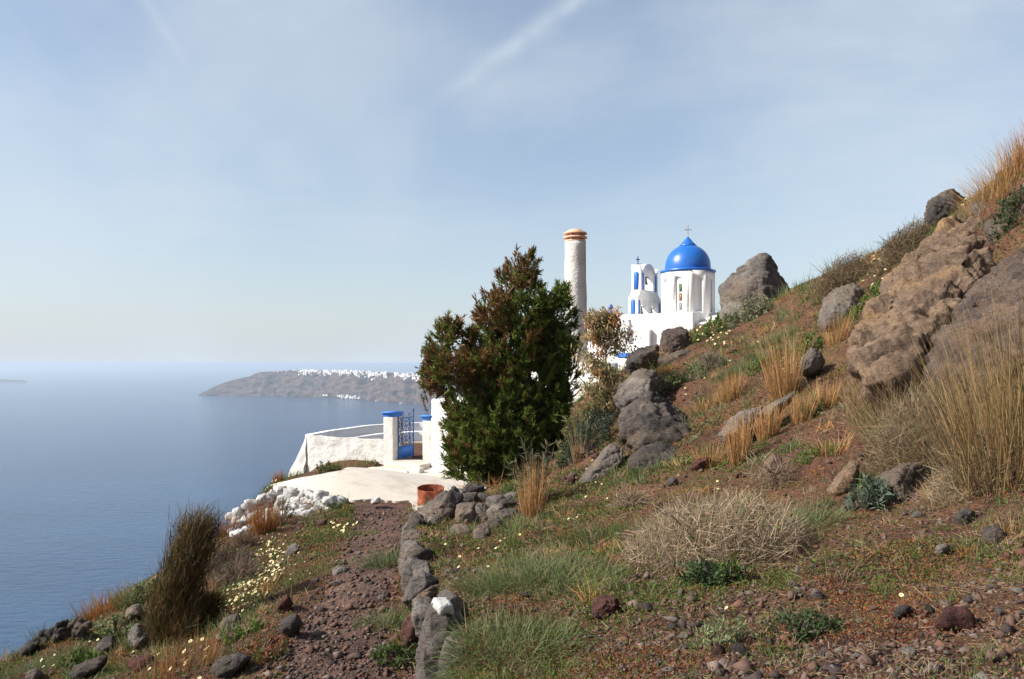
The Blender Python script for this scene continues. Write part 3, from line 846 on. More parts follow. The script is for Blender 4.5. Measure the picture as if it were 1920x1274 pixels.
for z, r in ((4.02, .365), (4.13, .415), (4.27, .405)):
    oct_ring('cap_tile', [(.15, z + .04), (r - .04, z), (r, z + .015), (r, z + .05), (.26, z + .105), (.15, z + .105)], .2)
for k in range(8):
    a = k * math.pi / 4 + .2
    for z in (4.075, 4.205):
        b = np.array([(x, y, zq) for zq in (z + .03, z + .08) for y in (-.035, .035) for x in (.19, .31)])
        c, s_ = math.cos(a), math.sin(a)
        link('cap_block', mesh_np('cap_block', np.stack((b[:, 0] * c - b[:, 1] * s_, b[:, 0] * s_ + b[:, 1] * c, b[:, 2]), 1), bq, mat=M['terracotta']), cap)
oct_ring('cap_crown', [(.27, 4.36), (.27, 4.385), (.16, 4.44), (.001, 4.45)], .2)

# low blue-capped wall beyond the sapling
lw = thing('garden_wall', 'short white wall with a blue painted top behind the dark boulder', 'wall', P(1172, 690, 25.5) * np.array((1, 1, 0)), HR)
block('wall', -.25, .6, 0, .3, -2.5, .20, M['white'], lw, .02, .2, 4)
block('coping', -.28, .63, -.03, .33, .201, .34, M['blue_matt'], lw, .01, .2, 4, .02)

wall = thing('boundary_wall', 'rough white plastered wall with a slanting buttress beside the gate', 'wall', H0, HR)
s = lump_prism([(0, 0, -4.6), (3.6, 0, -4.3), (3.6, .42, -4.3), (0, .42, -4.6)], [(0.02, .02, -2.74), (3.6, .02, -2.74), (3.6, .38, -2.74), (0.02, .38, -2.74)], .08, .045, 2.6, 8)
me = s.mesh('wall_face', M['white_old']); weld(me); me.polygons.foreach_set('use_smooth', np.ones(len(me.polygons), bool)); link('wall_face', me, wall)
s = lump_prism([(-1.05, -.35, -4.9), (-.004, -.25, -4.7), (-.004, .9, -4.7), (-1.25, .9, -4.9)], [(-.10, .10, -2.80), (-.004, .05, -2.80), (-.004, .6, -2.80), (-.10, .6, -2.80)], .08, .06, 2.2, 3)
me = s.mesh('buttress', M['white_old']); weld(me); me.polygons.foreach_set('use_smooth', np.ones(len(me.polygons), bool)); link('buttress', me, wall)

def curve_wall(name, pts, thick, z0, z1, parent, mat):
    pts = np.asarray(pts, float); t = np.linspace(0, 1, len(pts)); T = np.linspace(0, 1, 40)
    c = np.stack([np.interp(T, t, pts[:, k]) for k in (0, 1)], 1)
    for _ in range(14): c[1:-1] = (c[:-2] + 2 * c[1:-1] + c[2:]) / 4
    d = np.gradient(c, axis=0); d /= np.linalg.norm(d, axis=1)[:, None]; nrm = np.stack((-d[:, 1], d[:, 0]), 1)
    o_, i_ = c + nrm * thick / 2, c - nrm * thick / 2
    v = np.concatenate([np.column_stack((a, np.full(40, z))) for a, z in ((i_, z0), (i_, z1), (o_, z1), (o_, z0))])
    v[:, 2] += .02 * fbm(v * 1.1, 3, 3)
    q = [(j * 40 + k, j * 40 + k + 1, (j + 1) * 40 + k + 1, (j + 1) * 40 + k) for j in range(3) for k in range(39)]
    q += [(0, 40, 80, 120), (39, 159, 119, 79)]
    me = mesh_np(name, v, q, mat=mat); weld(me)
    return link(name, me, parent)
par = thing('parapet', 'curved white parapet with an inner bench round the courtyard above the sea', 'parapet')
curve_wall('parapet_wall', [(-7.78, 30.75), (-7.75, 31.2), (-7.05, 34), (-5.82, 36.4), (-4.24, 37.4), (-1, 38.2)], .34, -5.2, -2.74, par, M['white'])
curve_wall('bench', [(-7.05, 31.6), (-6.55, 33.6), (-5.45, 35.5), (-4.0, 36.35), (-1, 37.0)], .45, -4.4, -3.07, par, M['white'])
fl = lump_grid((-7.4, 30.6, -3.46), (-3.2, 28.7, -3.46), (-1.0, 37.2, -3.46), (-6.6, 36.2, -3.46), 14, 14)
court = link('courtyard', mesh_np('courtyard', fl[0], fl[1], mat=M['court'])); tag(court, 'brown paved courtyard behind the gate', kind='structure')

def gate_pillar(label, x0, x1, y0, y1, z0, z1):
    c = np.array(((x0 + x1) / 2, (y0 + y1) / 2))
    w = np.array((H0[0] + c[0] * math.cos(HR) - c[1] * math.sin(HR), H0[1] + c[0] * math.sin(HR) + c[1] * math.cos(HR), 0))
    t = thing('gate_pillar', label, 'pillar', w, HR)
    hx_, hy_ = (x1 - x0) / 2, (y1 - y0) / 2
    block('shaft', -hx_, hx_, -hy_, hy_, z0, z1 - .17, M['white_old'], t, .012, .08, int(x0 * 10), .025)
    v = [(sx * (hx_ + e), sy * (hy_ + e), z) for z, e in ((z1 - .169, .004), (z1 - .05, .015), (z1 - .045, .06), (z1, .06)) for sx, sy in ((-1, -1), (1, -1), (1, 1), (-1, 1))]
    q = [(j * 4 + k, j * 4 + (k + 1) % 4, j * 4 + 4 + (k + 1) % 4, j * 4 + 4 + k) for j in range(3) for k in range(4)] + [(12, 13, 14, 15)]
    link('cap', mesh_np('cap', v, q, mat=M['blue_matt']), t)
gate_pillar('white gate pillar with a blue cap joining the rough wall', 3.62, 4.05, -.05, .47, -4.4, -1.72)
gate_pillar('white gate pillar with a blue cap set against the house', 5.25, 5.61, .02, .47, -4.4, -1.80)
gst = thing('gate_steps', 'pair of cream painted steps up to the blue gate', 'steps', H0, HR)
block('step', 4.055, 5.6, -.62, .55, -4.4, -3.43, M['terrace'], gst, .01, .1, 2, .03)
block('step', 3.75, 5.45, -1.15, -.624, -4.4, -3.57, M['terrace'], gst, .012, .1, 5, .03)
blk = hit(779, 889)
t = block('kerb_block', -.27, .27, -.14, .14, -.1, .21, M['white_old'], None, .02, .05, 7, .06)
t.location = blk; t.rotation_euler = (0, 0, HR); tag(t, 'squat grey rounded concrete block below the gate steps', 'block')

# gate leaf: standing open, hinged on the pillar by the rough wall
gate = thing('gate', 'open blue iron gate with wheel scrollwork above a solid lower panel', 'gate', (-4.05, 28.50, -3.41), math.atan2(.90, .44))
GW, GH = 0.98, 1.52
s = Soup()
for x in (0, GW): s.add(*tube([(x, 0, 0), (x, 0, GH if x == 0 else GH + .24)], .026, 6))
for z in (.02, .44, .98, GH - .06): s.add(*tube([(0, 0, z), (GW, 0, z)], .018, 6))
s.add(*tube([(GW - .07, 0, GH + .16), (GW + .07, 0, GH + .16)], .010, 5))
link('frame', s.mesh('frame', M['blue_metal']), gate)
bar('lower_panel', .02, GW - .02, -.006, .006, .03, .43, M['blue_matt'], gate)
for x in (GW * .25, GW * .5, GW * .75): link('bar', Soup().add(*tube([(x, .0, .44), (x, .0, GH - .06)], .014, 5)).mesh('bar', M['blue_metal']), gate)
for cz in (.71, 1.22):
    for cxx in (GW * .25, GW * .75):
        s = Soup()
        for k in range(4):
            a = k * math.pi / 4 + math.pi / 8
            dx, dz = .235 * math.cos(a), .235 * math.sin(a)
            s.add(*tube([(cxx - dx, .004, cz - dz), (cxx + dx, .004, cz + dz)], .011, 4))
        for rr in (.07, .19):
            aa = np.linspace(0, 2 * math.pi, 17); s.add(*tube([(cxx + rr * math.cos(a), -.004, cz + rr * math.sin(a)) for a in aa], .011, 4))
        link('wheel_scroll', s.mesh('wheel_scroll', M['blue_metal']), gate)
for sgn in (0, 1):
    aa = np.linspace(0, 4.6, 18); x0 = .06 if sgn == 0 else GW - .06
    pts = [(x0 + (1 if sgn == 0 else -1) * (.22 - .10 * math.cos(a) * (1 - a / 7)), 0, GH + .02 + .09 * math.sin(a) * (1 - a / 8)) for a in aa]
    link('top_scroll', Soup().add(*tube(pts, .014, 5)).mesh('top_scroll', M['blue_metal']), gate)

# rusty half drum
bp = hit(808, 941, 14)
bp = np.array((P(808, 941, 16.9)[0], 16.9, 0)); bp[2] = Hd([bp[0]], [bp[1]])[0]
drm = thing('rusty_drum', 'cut-down rusty steel drum standing open on the terrace edge', 'drum', bp)
drm.rotation_euler = (R(8), 0, 0)
lathe('shell', [(.275, -.05), (.278, .05), (.285, .14), (.278, .16), (.276, .36), (.284, .375), (.284, .395), (.270, .395), (.262, .37), (.262, .03), (.001, .025)], M['rust'], drm, n=40, wob=.012)
# ------------------------------------------------------------------ rocks
def finish_rock(bm, size, seed, amp, fine, res, origin, name, mat, strat=0.0, fm=1.0):
    for _ in range(7):
        bmesh.ops.triangulate(bm, faces=[f for f in bm.faces if len(f.verts) > 3])
        lim = size / res
        es = [e for e in bm.edges if e.calc_length() > lim * 1.35]
        if not es: break
        bmesh.ops.subdivide_edges(bm, edges=es, cuts=1)
    bmesh.ops.triangulate(bm, faces=[f for f in bm.faces if len(f.verts) > 3])
    for _ in range(1): bmesh.ops.smooth_vert(bm, verts=bm.verts, factor=0.5, use_axis_x=True, use_axis_y=True, use_axis_z=True)
    bm.normal_update()
    v = np.array([p.co[:] for p in bm.verts]); n = np.array([p.normal[:] for p in bm.verts])
    q = v / size * fm
    d = 1.0 * amp * (0.55 * fbm(q * 2.3 + seed, 3, seed) + 0.45 * ridged(q * 3.6 + seed * 3, 3, seed + 5))
    a = np.array((0.35, 0.25, 0.9)) if seed % 2 else np.array((-0.5, 0.3, 0.8))
    lay = q @ a * 7 + 0.8 * fbm(q * 2, 2, seed + 2)
    d = d + 1.5 * strat * (np.clip(np.abs((lay % 1) - 0.5) * 5, 0, 1) - 0.5)
    d = d - .020 * np.exp(-(vnoise(q * 2.4 + 3, seed + 40) / .05) ** 2) - .011 * np.exp(-(vnoise(q * 5.5 + 9, seed + 41) / .07) ** 2)
    d = d + .55 * fine * ridged(q * 11, 3, seed + 8) + fine * 0.5 * fbm(q * 26, 2, seed + 4)
    v = v + n * (d * size * (1.0 if fm == 1 else .62))[:, None]
    tri = np.array([[p.index for p in f.verts] for f in bm.faces])
    bm.free()
    me = mesh_np(name, v - np.asarray(origin), None, tri, mat, smooth=True)
    return me
def hull(pts):
    bm = bmesh.new()
    for p in pts: bm.verts.new(p)
    r = bmesh.ops.convex_hull(bm, input=bm.verts)
    bmesh.ops.delete(bm, geom=[g for g in r['geom_interior'] if isinstance(g, bmesh.types.BMVert)], context='VERTS')
    loose = [x for x in bm.verts if not x.link_faces]
    bmesh.ops.delete(bm, geom=loose, context='VERTS')
    bmesh.ops.recalc_face_normals(bm, faces=bm.faces)
    bm.verts.index_update()
    return bm
def chip(bm, seed, n, lo, hi):
    """knock flat facets off a hull"""
    rs = np.random.default_rng(seed + 900)
    for _ in range(n):
        v = np.array([p.co[:] for p in bm.verts]); size = (v.max(0) - v.min(0)).max()
        d = rs.normal(size=3); d /= np.linalg.norm(d)
        s = v @ d; cut = s.max() - rs.uniform(lo, hi) * (s.max() - s.min())
        bmesh.ops.bisect_plane(bm, geom=bm.verts[:] + bm.edges[:] + bm.faces[:], plane_co=d * cut, plane_no=d, clear_outer=True)
        e = [x for x in bm.edges if x.is_boundary]
        if e: bmesh.ops.holes_fill(bm, edges=e)
    bmesh.ops.recalc_face_normals(bm, faces=bm.faces)
    bm.verts.index_update()
    return bm
def boulder(label, outline, depth, thick, mat='rock_grey', seed=1, amp=0.07, fine=0.016, res=34, lean=0.0, front=0.6, name='boulder', cat='rock', parent=None, strat=0.012, group=None, chips=(7, .04, .13)):
    """a rock whose outline from the path is known: bulging towards and away from the path"""
    rs = np.random.default_rng(seed)
    o = np.array(outline, float); c = o.mean(0)
    zt = o[:, 1].min(); hgt = o[:, 1].max() - zt
    pts = []
    for p in o:
        tilt = lean * (o[:, 1].max() - p[1]) / max(hgt, 1)        # the face leans back as it rises
        pts.append(P(p[0], p[1], depth + tilt + rs.uniform(-.12, .12) * thick))
        f = c + (p - c) * rs.uniform(front - .12, front + .12) + np.array((0, .10 * hgt))
        pts.append(P(f[0], f[1], depth + tilt - thick * rs.uniform(.4, .55)))
        g = c + (p - c) * rs.uniform(.6, .85) + np.array((0, .18 * hgt))
        pts.append(P(g[0], g[1], depth + tilt + thick * rs.uniform(.4, .6)))
    bot = o[o[:, 1] > c[1] + .25 * hgt]
    for p in bot: pts.append(P(p[0] * .7 + c[0] * .3, p[1] + .22 * hgt, depth))
    pts = np.array(pts); size = float((pts.max(0) - pts.min(0)).max())
    base = np.array((pts[:, 0].mean(), pts[:, 1].mean(), pts[:, 2].min()))
    me = finish_rock(chip(hull(pts), seed, *chips), size, seed, amp * .8, fine * 1.3, res * .74, base, name, M[mat], strat)
    ob = link(name, me, parent, base)
    if parent is None: tag(ob, label, cat, group)
    return ob
def gd(px, py): return hit(px, py)[1]

boulder('tall pointed grey boulder standing on the skyline beside the church', [(1353, 598), (1353, 540), (1380, 511), (1421, 477), (1436, 474), (1455, 500), (1463, 527), (1476, 546), (1472, 566), (1410, 600), (1365, 615)], 22.6, 1.7, 'rock_grey', 3, .075, .02, 60, .4, chips=(3, .01, .04))
boulder('rounded dark brown boulder in front of the white church wall', [(1236, 645), (1243, 620), (1272, 612), (1294, 621), (1300, 640), (1285, 664), (1246, 676), (1238, 668)], 20.5, 1.0, 'rock_brown', 4, .06, .02, 46)
boulder('flat black boulder jutting out past the sapling', [(1170, 690), (1178, 667), (1204, 651), (1234, 647), (1240, 660), (1224, 680), (1190, 697)], 20.0, 1.0, 'rock_dark', 5, .06, .018, 44)
boulder('low dark slab lying under the rounded brown boulder', [(1230, 674), (1278, 656), (1312, 662), (1300, 682), (1265, 692), (1236, 690)], 19.4, .9, 'rock_dark', 6, .05, .018, 40)
boulder('smooth grey boulder with a pale sloping face above the big dark one', [(1148, 748), (1165, 720), (1200, 692), (1228, 695), (1238, 716), (1226, 746), (1168, 772)], 15.2, 1.0, 'rock_grey', 7, .06, .016, 46, .3)
boulder('huge dark cracked boulder, widest of the pile right of the juniper', [(1160, 802), (1163, 766), (1186, 746), (1215, 738), (1256, 757), (1272, 775), (1302, 793), (1326, 815), (1312, 836), (1245, 838), (1200, 840), (1172, 826)], 13.6, 1.5, 'rock_dark', 8, .075, .026, 64, .5)
boulder('dark wedge boulder lying in front of the huge cracked one', [(1172, 888), (1181, 862), (1206, 838), (1240, 830), (1274, 845), (1286, 860), (1262, 880), (1230, 892), (1200, 905)], 12.4, .9, 'rock_dark', 9, .07, .024, 50, .2)
boulder('long smooth grey slab sloping down towards the juniper', [(1082, 910), (1100, 880), (1130, 845), (1154, 828), (1176, 836), (1170, 868), (1130, 892), (1096, 922)], 12.9, .7, 'rock_grey', 10, .05, .014, 46, .2)
boulder('low triangular dark stone at the toe of the huge cracked boulder', [(1296, 832), (1312, 808), (1332, 828), (1326, 838)], 12.6, .35, 'rock_red', 41, .06, .02, 24)
boulder('angular grey boulder beside the sandy outcrop', [(1535, 616), (1545, 562), (1561, 545), (1604, 532), (1617, 541), (1616, 576), (1620, 602), (1590, 614), (1552, 622)], 14.6, 1.0, 'rock_grey', 11, .06, .018, 48, .4)
boulder('small grey flat-topped rock between golden grass and outcrop', [(1497, 700), (1503, 672), (1522, 652), (1540, 660), (1546, 678), (1528, 700)], 12.6, .45, 'rock_grey', 12, .06, .016, 28)
boulder('dark upright rock on the crest of the slope', [(1735, 424), (1740, 374), (1750, 359), (1790, 355), (1810, 366), (1806, 392), (1775, 416), (1752, 430)], 15.8, .8, 'rock_dark', 13, .08, .026, 44)
boulder('pale grey slab capping the outcrop below the crest', [(1812, 398), (1822, 379), (1850, 374), (1884, 378), (1888, 402), (1850, 414)], 13.6, .7, 'rock_grey', 14, .06, .02, 38)
boulder('little grey rock under the dark upright one', [(1716, 448), (1722, 428), (1742, 420), (1746, 440), (1738, 454)], 16.2, .5, 'rock_grey', 15, .06, .018, 24)
boulder('broad fan-shaped grey rock half sunk in the lower slope', [(1640, 897), (1690, 872), (1716, 869), (1746, 876), (1753, 906), (1736, 934), (1702, 957), (1680, 946), (1656, 921)], gd(1700, 940) + .15, .45, 'rock_grey', 16, .05, .018, 50, .15)
boulder('brown triangular rock beside the thistle', [(1550, 920), (1576, 885), (1595, 863), (1612, 868), (1608, 896), (1600, 927), (1560, 928)], gd(1580, 925) + .1, .38, 'rock_sand', 17, .05, .014, 36, .1, chips=(3, .02, .06))
boulder('knobbly dark red lava rock on bare soil', [(1107, 1150), (1112, 1128), (1130, 1117), (1152, 1115), (1163, 1132), (1158, 1152), (1135, 1162)], gd(1135, 1158) + .06, .2, 'rock_red', 18, .09, .03, 30)
boulder('small pale wedge rock with lava crumbs about it', [(1424, 884), (1436, 862), (1452, 849), (1468, 858), (1466, 880), (1440, 890)], gd(1445, 886) + .05, .25, 'rock_sand', 19, .06, .02, 26)
boulder('thin leaning reddish slab among dry stems', [(1292, 880), (1306, 862), (1330, 853), (1334, 864), (1314, 882)], gd(1310, 882) + .05, .2, 'rock_red', 20, .05, .02, 24)
boulder('long low ledge of rock winding through the golden grass', [(1346, 818), (1368, 786), (1392, 770), (1430, 762), (1424, 778), (1396, 796), (1366, 824)], 11.2, .5, 'rock_grey', 21, .04, .014, 44, .2)
boulder('thin upper end of the ledge beyond the golden grass', [(1420, 776), (1440, 760), (1470, 748), (1492, 734), (1486, 750), (1450, 772), (1428, 784)], 11.3, .35, 'rock_grey', 22, .03, .012, 36)
# the great outcrop
def outcrop(label, top, deep, mat, seed, amp, fine, res, strat=0.012):
    """an outcrop face given by points at their own depths; the mass goes back into the hill"""
    pts = [P(*p) for p in top] + [P(*p) + np.array(deep) for p in top]
    pts = np.array(pts); size = float((pts.max(0) - pts.min(0)).max()); base = pts.mean(0)
    me = finish_rock(hull(pts), size, seed, amp, fine, res, base, 'rock_outcrop', M[mat], strat, 2.3)
    tag(link('rock_outcrop', me, None, base), label, 'rock')
outcrop('great sandy brown rock outcrop with a rough cracked face', [(1600, 660, 9.9), (1606, 610, 10.8), (1640, 570, 11.6), (1690, 520, 12.2), (1730, 470, 12.9), (1780, 420, 13.6), (1830, 405, 13.7), (1860, 430, 12.9), (1846, 500, 11.8), (1790, 570, 10.9), (1740, 640, 9.8), (1690, 700, 9.1), (1630, 720, 9.2), (1720, 590, 10.6), (1800, 480, 11.9)], (.9, 1.6, -1.2), 'rock_sand', 24, .075, .030, 112, .016)
outcrop('darker purple-brown outcrop rising behind the tall straw tussock', [(1745, 690, 8.9), (1770, 630, 9.7), (1820, 560, 10.4), (1870, 510, 10.8), (1920, 470, 11.0), (1990, 430, 10.8), (2020, 560, 8.9), (1960, 660, 8.4), (1850, 720, 8.3), (1880, 600, 9.6)], (.9, 1.4, -1.3), 'rock_brown', 25, .075, .030, 90, .016)
boulder('shadowed rock step at the upper end of the sandy outcrop', [(1846, 470), (1852, 420), (1880, 398), (1930, 392), (1950, 450), (1900, 500), (1862, 496)], 12.4, 1.4, 'rock_brown', 26, .09, .02, 50, .4)
# by the path and drum
boulder('sloping pale grey slab leaning in front of the rusty drum', [(760, 990), (790, 956), (830, 925), (852, 912), (869, 930), (852, 962), (815, 987), (776, 1006)], gd(815, 984) + .12, .7, 'rock_grey', 27, .045, .014, 54, .9)
boulder('dark reddish rock at the edge of the path', [(512, 1150), (522, 1128), (540, 1112), (548, 1130), (546, 1150)], gd(530, 1150) + .05, .25, 'rock_red', 28, .07, .02, 28)
boulder('dark block sunk beside the path below the red succulents', [(520, 1190), (530, 1162), (556, 1152), (568, 1170), (552, 1192)], gd(545, 1190) + .05, .25, 'rock_dark', 29, .07, .02, 26)
boulder('split rock with a dark face and a white lichened top beside the broom', [(237, 1214), (246, 1180), (256, 1168), (284, 1172), (290, 1192), (262, 1206), (252, 1220)], gd(255, 1216) + .1, .45, 'rock_grey', 30, .06, .02, 34)
boulder('slanting pale slab on the cliff edge above the sea', [(270, 1100), (286, 1082), (306, 1072), (314, 1078), (296, 1096), (278, 1106)], gd(285, 1104) - .1, .5, 'rock_sand', 31, .05, .016, 30)
boulder('reddish upright rock on the cliff edge behind the broom', [(306, 1078), (310, 1058), (326, 1054), (336, 1066), (330, 1082)], gd(318, 1082) + .0, .5, 'rock_red', 32, .06, .02, 28)
boulder('flat grey rock at the lip of the cliff near the orange grass', [(234, 1160), (240, 1142), (262, 1132), (270, 1142), (252, 1158), (242, 1166)], gd(250, 1163), .5, 'rock_grey', 33, .06, .02, 30)
boulder('long dark rock half buried on the steep sea slope', [(176, 1222), (190, 1200), (212, 1192), (216, 1204), (196, 1226), (182, 1234)], gd(195, 1232) + .1, .4, 'rock_dark', 34, .05, .02, 30)
boulder('dark ledge running down the sea slope', [(122, 1272), (140, 1250), (170, 1238), (204, 1226), (200, 1242), (160, 1262), (132, 1280)], gd(160, 1272) + .1, .3, 'rock_dark', 35, .04, .016, 40)
boulder('brown humped rock low on the sea slope', [(240, 1248), (246, 1234), (268, 1228), (290, 1232), (292, 1246), (256, 1260)], gd(265, 1256) + .1, .4, 'rock_red', 36, .06, .02, 30)
boulder('round brown rock at the foot of the sea slope', [(46, 1272), (52, 1258), (68, 1253), (78, 1262), (70, 1280)], gd(62, 1278) + .1, .4, 'rock_grey', 37, .06, .02, 28)
boulder('dark ragged rock where the slope meets the sky of water', [(34, 1226), (48, 1206), (64, 1196), (78, 1200), (66, 1216), (46, 1232)], gd(58, 1226) + .1, .5, 'rock_dark', 38, .07, .02, 30)
boulder('flat dark rock beside the path among red plants', [(405, 1176), (422, 1156), (446, 1150), (452, 1166), (428, 1184)], gd(428, 1182) + .06, .3, 'rock_dark', 39, .05, .018, 30)
boulder('broad dark ledge breaking the bank left of the path', [(390, 1262), (408, 1236), (446, 1224), (470, 1232), (452, 1252), (410, 1276)], gd(430, 1268) + .06, .3, 'rock_dark', 43, .05, .018, 36)
boulder('grey rock among daisies above the path', [(532, 1044), (540, 1026), (556, 1018), (564, 1026), (552, 1042)], gd(548, 1044) + .06, .35, 'rock_grey', 44, .06, .018, 26)
boulder('dark pointed stone on the red soil of the lower slope', [(1668, 1158), (1678, 1142), (1702, 1130), (1710, 1146), (1692, 1162)], gd(1690, 1160) + .04, .15, 'rock_dark', 45, .06, .02, 24)
boulder('small grey stone with a flat top above the pale soil', [(1752, 1040), (1756, 1022), (1776, 1019), (1780, 1034), (1764, 1046)], gd(1766, 1044) + .04, .15, 'rock_grey', 46, .05, .02, 22)
boulder('black crumbling lava lump under the straw', [(1840, 1015), (1848, 992), (1872, 984), (1894, 996), (1896, 1016), (1866, 1024)], gd(1868, 1022) + .06, .25, 'rock_dark', 47, .09, .03, 28)
boulder('black lava stone left of the crumbling lump', [(1788, 976), (1796, 958), (1814, 951), (1828, 962), (1822, 980), (1802, 986)], gd(1806, 984) + .06, .2, 'rock_dark', 48, .09, .03, 26)

# stones laid in walls -------------------------------------------------------
def wall_stone(parent, origin, c, dims, rot, mat, seed, amp=.06, res=18, name='stone'):
    rs = np.random.default_rng(seed)
    pts = []
    for sx in (-1, 1):
        for sy in (-1, 1):
            for sz in (-1, 1):
                pts.append(np.array((sx, sy, sz)) * np.array(dims) / 2 * rs.uniform(.62, 1.0, 3))
    for k in range(6):
        e = np.zeros(3); e[k // 2] = (1 if k % 2 else -1) * dims[k // 2] * .52
        e[(k // 2 + 1) % 3] = rs.uniform(-.15, .15) * dims[(k // 2 + 1) % 3]; pts.append(e)
    pts = np.array(pts)
    ca, sa = math.cos(rot[2]), math.sin(rot[2]); cb, sb = math.cos(rot[0]), math.sin(rot[0]); cc, sc = math.cos(rot[1]), math.sin(rot[1])
    Rx = np.array(((1, 0, 0), (0, cb, -sb), (0, sb, cb))); Ry = np.array(((cc, 0, sc), (0, 1, 0), (-sc, 0, cc))); Rz = np.array(((ca, -sa, 0), (sa, ca, 0), (0, 0, 1)))
    pts = pts @ (Rz @ Ry @ Rx).T
    size = float(max(dims))
    me = finish_rock(chip(hull(pts), seed, 5, .05, .16), size, seed, amp, .016, res * .78, (0, 0, 0), name, M[mat], .012)
    return link(name, me, parent, np.asarray(c) - np.asarray(origin))

rw_o = gpt(-.9, 8)
rwall = thing('retaining_wall', 'low wall of upright grey stones holding the slope along the path', 'wall', rw_o)
sd_ = 100
# (photo column of the stone's middle, its top row, its foot row, width in columns, depth, material, lean)
for px, t0, t1, w, dy, mt, ln in ((818, 1122, 1300, 66, 5.15, 'rock_grey', .12), (800, 1205, 1290, 40, 5.0, 'rock_dark', 0), (786, 1128, 1188, 50, 5.9, 'rock_grey', -.1), (806, 1140, 1215, 34, 5.7, 'rock_dark', .1),
                              (776, 1080, 1148, 46, 6.6, 'rock_grey', .2), (792, 1100, 1160, 36, 6.4, 'rock_sand', 0), (768, 1046, 1112, 42, 7.5, 'rock_grey', .1), (784, 1060, 1120, 34, 7.2, 'rock_grey', -.2),
                              (762, 1020, 1080, 40, 8.6, 'rock_grey', .2), (776, 1034, 1085, 28, 8.3, 'rock_dark', 0), (768, 998, 1052, 38, 9.6, 'rock_grey', .15), (784, 1008, 1050, 28, 9.4, 'rock_dark', -.1),
                              (768, 968, 1026, 30, 11.0, 'rock_dark', .25), (758, 985, 1030, 24, 10.8, 'rock_grey', 0), (780, 985, 1022, 28, 11.4, 'rock_grey', .1), (772, 1150, 1200, 30, 6.0, 'rock_red', 0), (835, 1190, 1290, 44, 4.9, 'rock_grey', .1),
                              (792, 1020, 1050, 22, 9.0, 'rock_red', .0)):
    a, b = P(px, t0, dy), P(px, t1, dy); hgt = a[2] - b[2]
    sd_ += 1
    wall_stone(rwall, rw_o, (a + b) / 2 + np.array((.04, .1, -.03)), (w / FOC * dy, .34 + .1 * (sd_ % 3), hgt * 1.1), (0, ln, .15 * ((sd_ % 5) - 2)), mt, sd_, .06, 30)
capst = P(826, 1132, 5.12)
wall_stone(rwall, rw_o, capst + np.array((0.02, .03, -.04)), (.14, .22, .10), (0, .2, .3), 'white_stone', 331, .05, 16)
dw_o = gpt(-.5, 13.4)
dwall = thing('dry_stone_wall', 'short dry stone wall of dark blocks under the juniper', 'wall', dw_o)
for px, py, w, h in ((850, 955, 30, 40), (862, 930, 34, 22), (880, 940, 30, 24), (876, 972, 36, 46), (902, 972, 34, 44), (906, 938, 30, 20), (930, 944, 34, 22), (930, 970, 30, 36), (952, 950, 26, 22), (950, 972, 26, 26), (905, 1002, 28, 18),
                     (926, 992, 30, 30), (866, 1000, 30, 22), (960, 936, 20, 16), (890, 918, 30, 16)):
    sd_ += 1
    dy = min(13.6 + (950 - py) * .012, gd(px, py + 4) + .06)
    wall_stone(dwall, dw_o, P(px, py, dy), (w * 1.15 / FOC * dy, .42, h * 1.2 / FOC * dy), (0, .2 * ((sd_ % 5) - 2) / 2, .2 * ((sd_ % 4) - 1.5)), ('rock_grey', 'rock_dark', 'rock_grey')[sd_ % 3], sd_, .07, 22)
sd_ = 400
ww_o = gpt(-4.8, 17.6)
wwall = thing('whitewashed_stone_wall', 'limewashed rubble wall shoring up the terrace above the cliff', 'wall', ww_o)
rs = np.random.default_rng(5)
for px in np.arange(440, 640, 11):
    topr = np.interp(px, (440, 470, 500, 520, 545, 600, 640), (962, 940, 930, 918, 920, 926, 934))
    botr = np.interp(px, (440, 470, 500, 540, 570, 600, 640), (1012, 1000, 985, 972, 976, 968, 950))
    dy0 = np.interp(px, (440, 520, 640), (16.6, 17.8, 16.9))
    rows = max(2, int((botr - topr) / 12))
    for k in range(rows):
        py = topr + 5 + (botr - topr) * k / rows + rs.uniform(-3, 3); w = rs.uniform(13, 27); h = rs.uniform(9, 18)
        dy = min(dy0 - .30 * k / rows, gd(px, py) + .03)
        sd_ += 1
        wall_stone(wwall, ww_o, P(px + rs.uniform(-5, 5), py, dy), (w / FOC * dy * 1.1, .30, h / FOC * dy * 1.2), (rs.uniform(-.2, .2), rs.uniform(-.5, .5), rs.uniform(-.4, .4)), 'white_stone', sd_, .06, 12)
boulder('limewashed flat slab leaning below the terrace edge', [(562, 992), (580, 970), (606, 946), (630, 940), (634, 958), (612, 974), (588, 992), (568, 1002)], 15.6, .45, 'white_stone', 60, .04, .012, 40, .6)
boulder('white squared block at the corner of the terrace edge', [(604, 944), (606, 932), (630, 928), (634, 942), (618, 948)], 16.0, .4, 'white_stone', 61, .05, .012, 24)
boulder('white painted stone lump at the broken front edge of the terrace', [(694, 944), (698, 934), (712, 931), (716, 942)], 16.7, .2, 'white_stone', 62, .07, .02, 18)
dk_o = hit(125, 1190)
dkw = thing('dark_stone_heap', 'ragged heap of black lava stones on the cliff edge', 'stone heap', dk_o)
for k in range(46):
    px = rs.uniform(70, 172); topr = np.interp(px, (70, 95, 120, 150, 172), (1192, 1178, 1166, 1162, 1172)); py = topr + rs.uniform(2, 28)
    dy = gd(px, 1200) - .15 + rs.uniform(-.1, .25); sd_ += 1
    wall_stone(dkw, dk_o, P(px, py, dy), (rs.uniform(.07, .15), rs.uniform(.07, .14), rs.uniform(.05, .10)), (rs.uniform(-.5, .5), rs.uniform(-.6, .6), rs.uniform(-1, 1)), 'rock_dark', sd_, .08, 9)
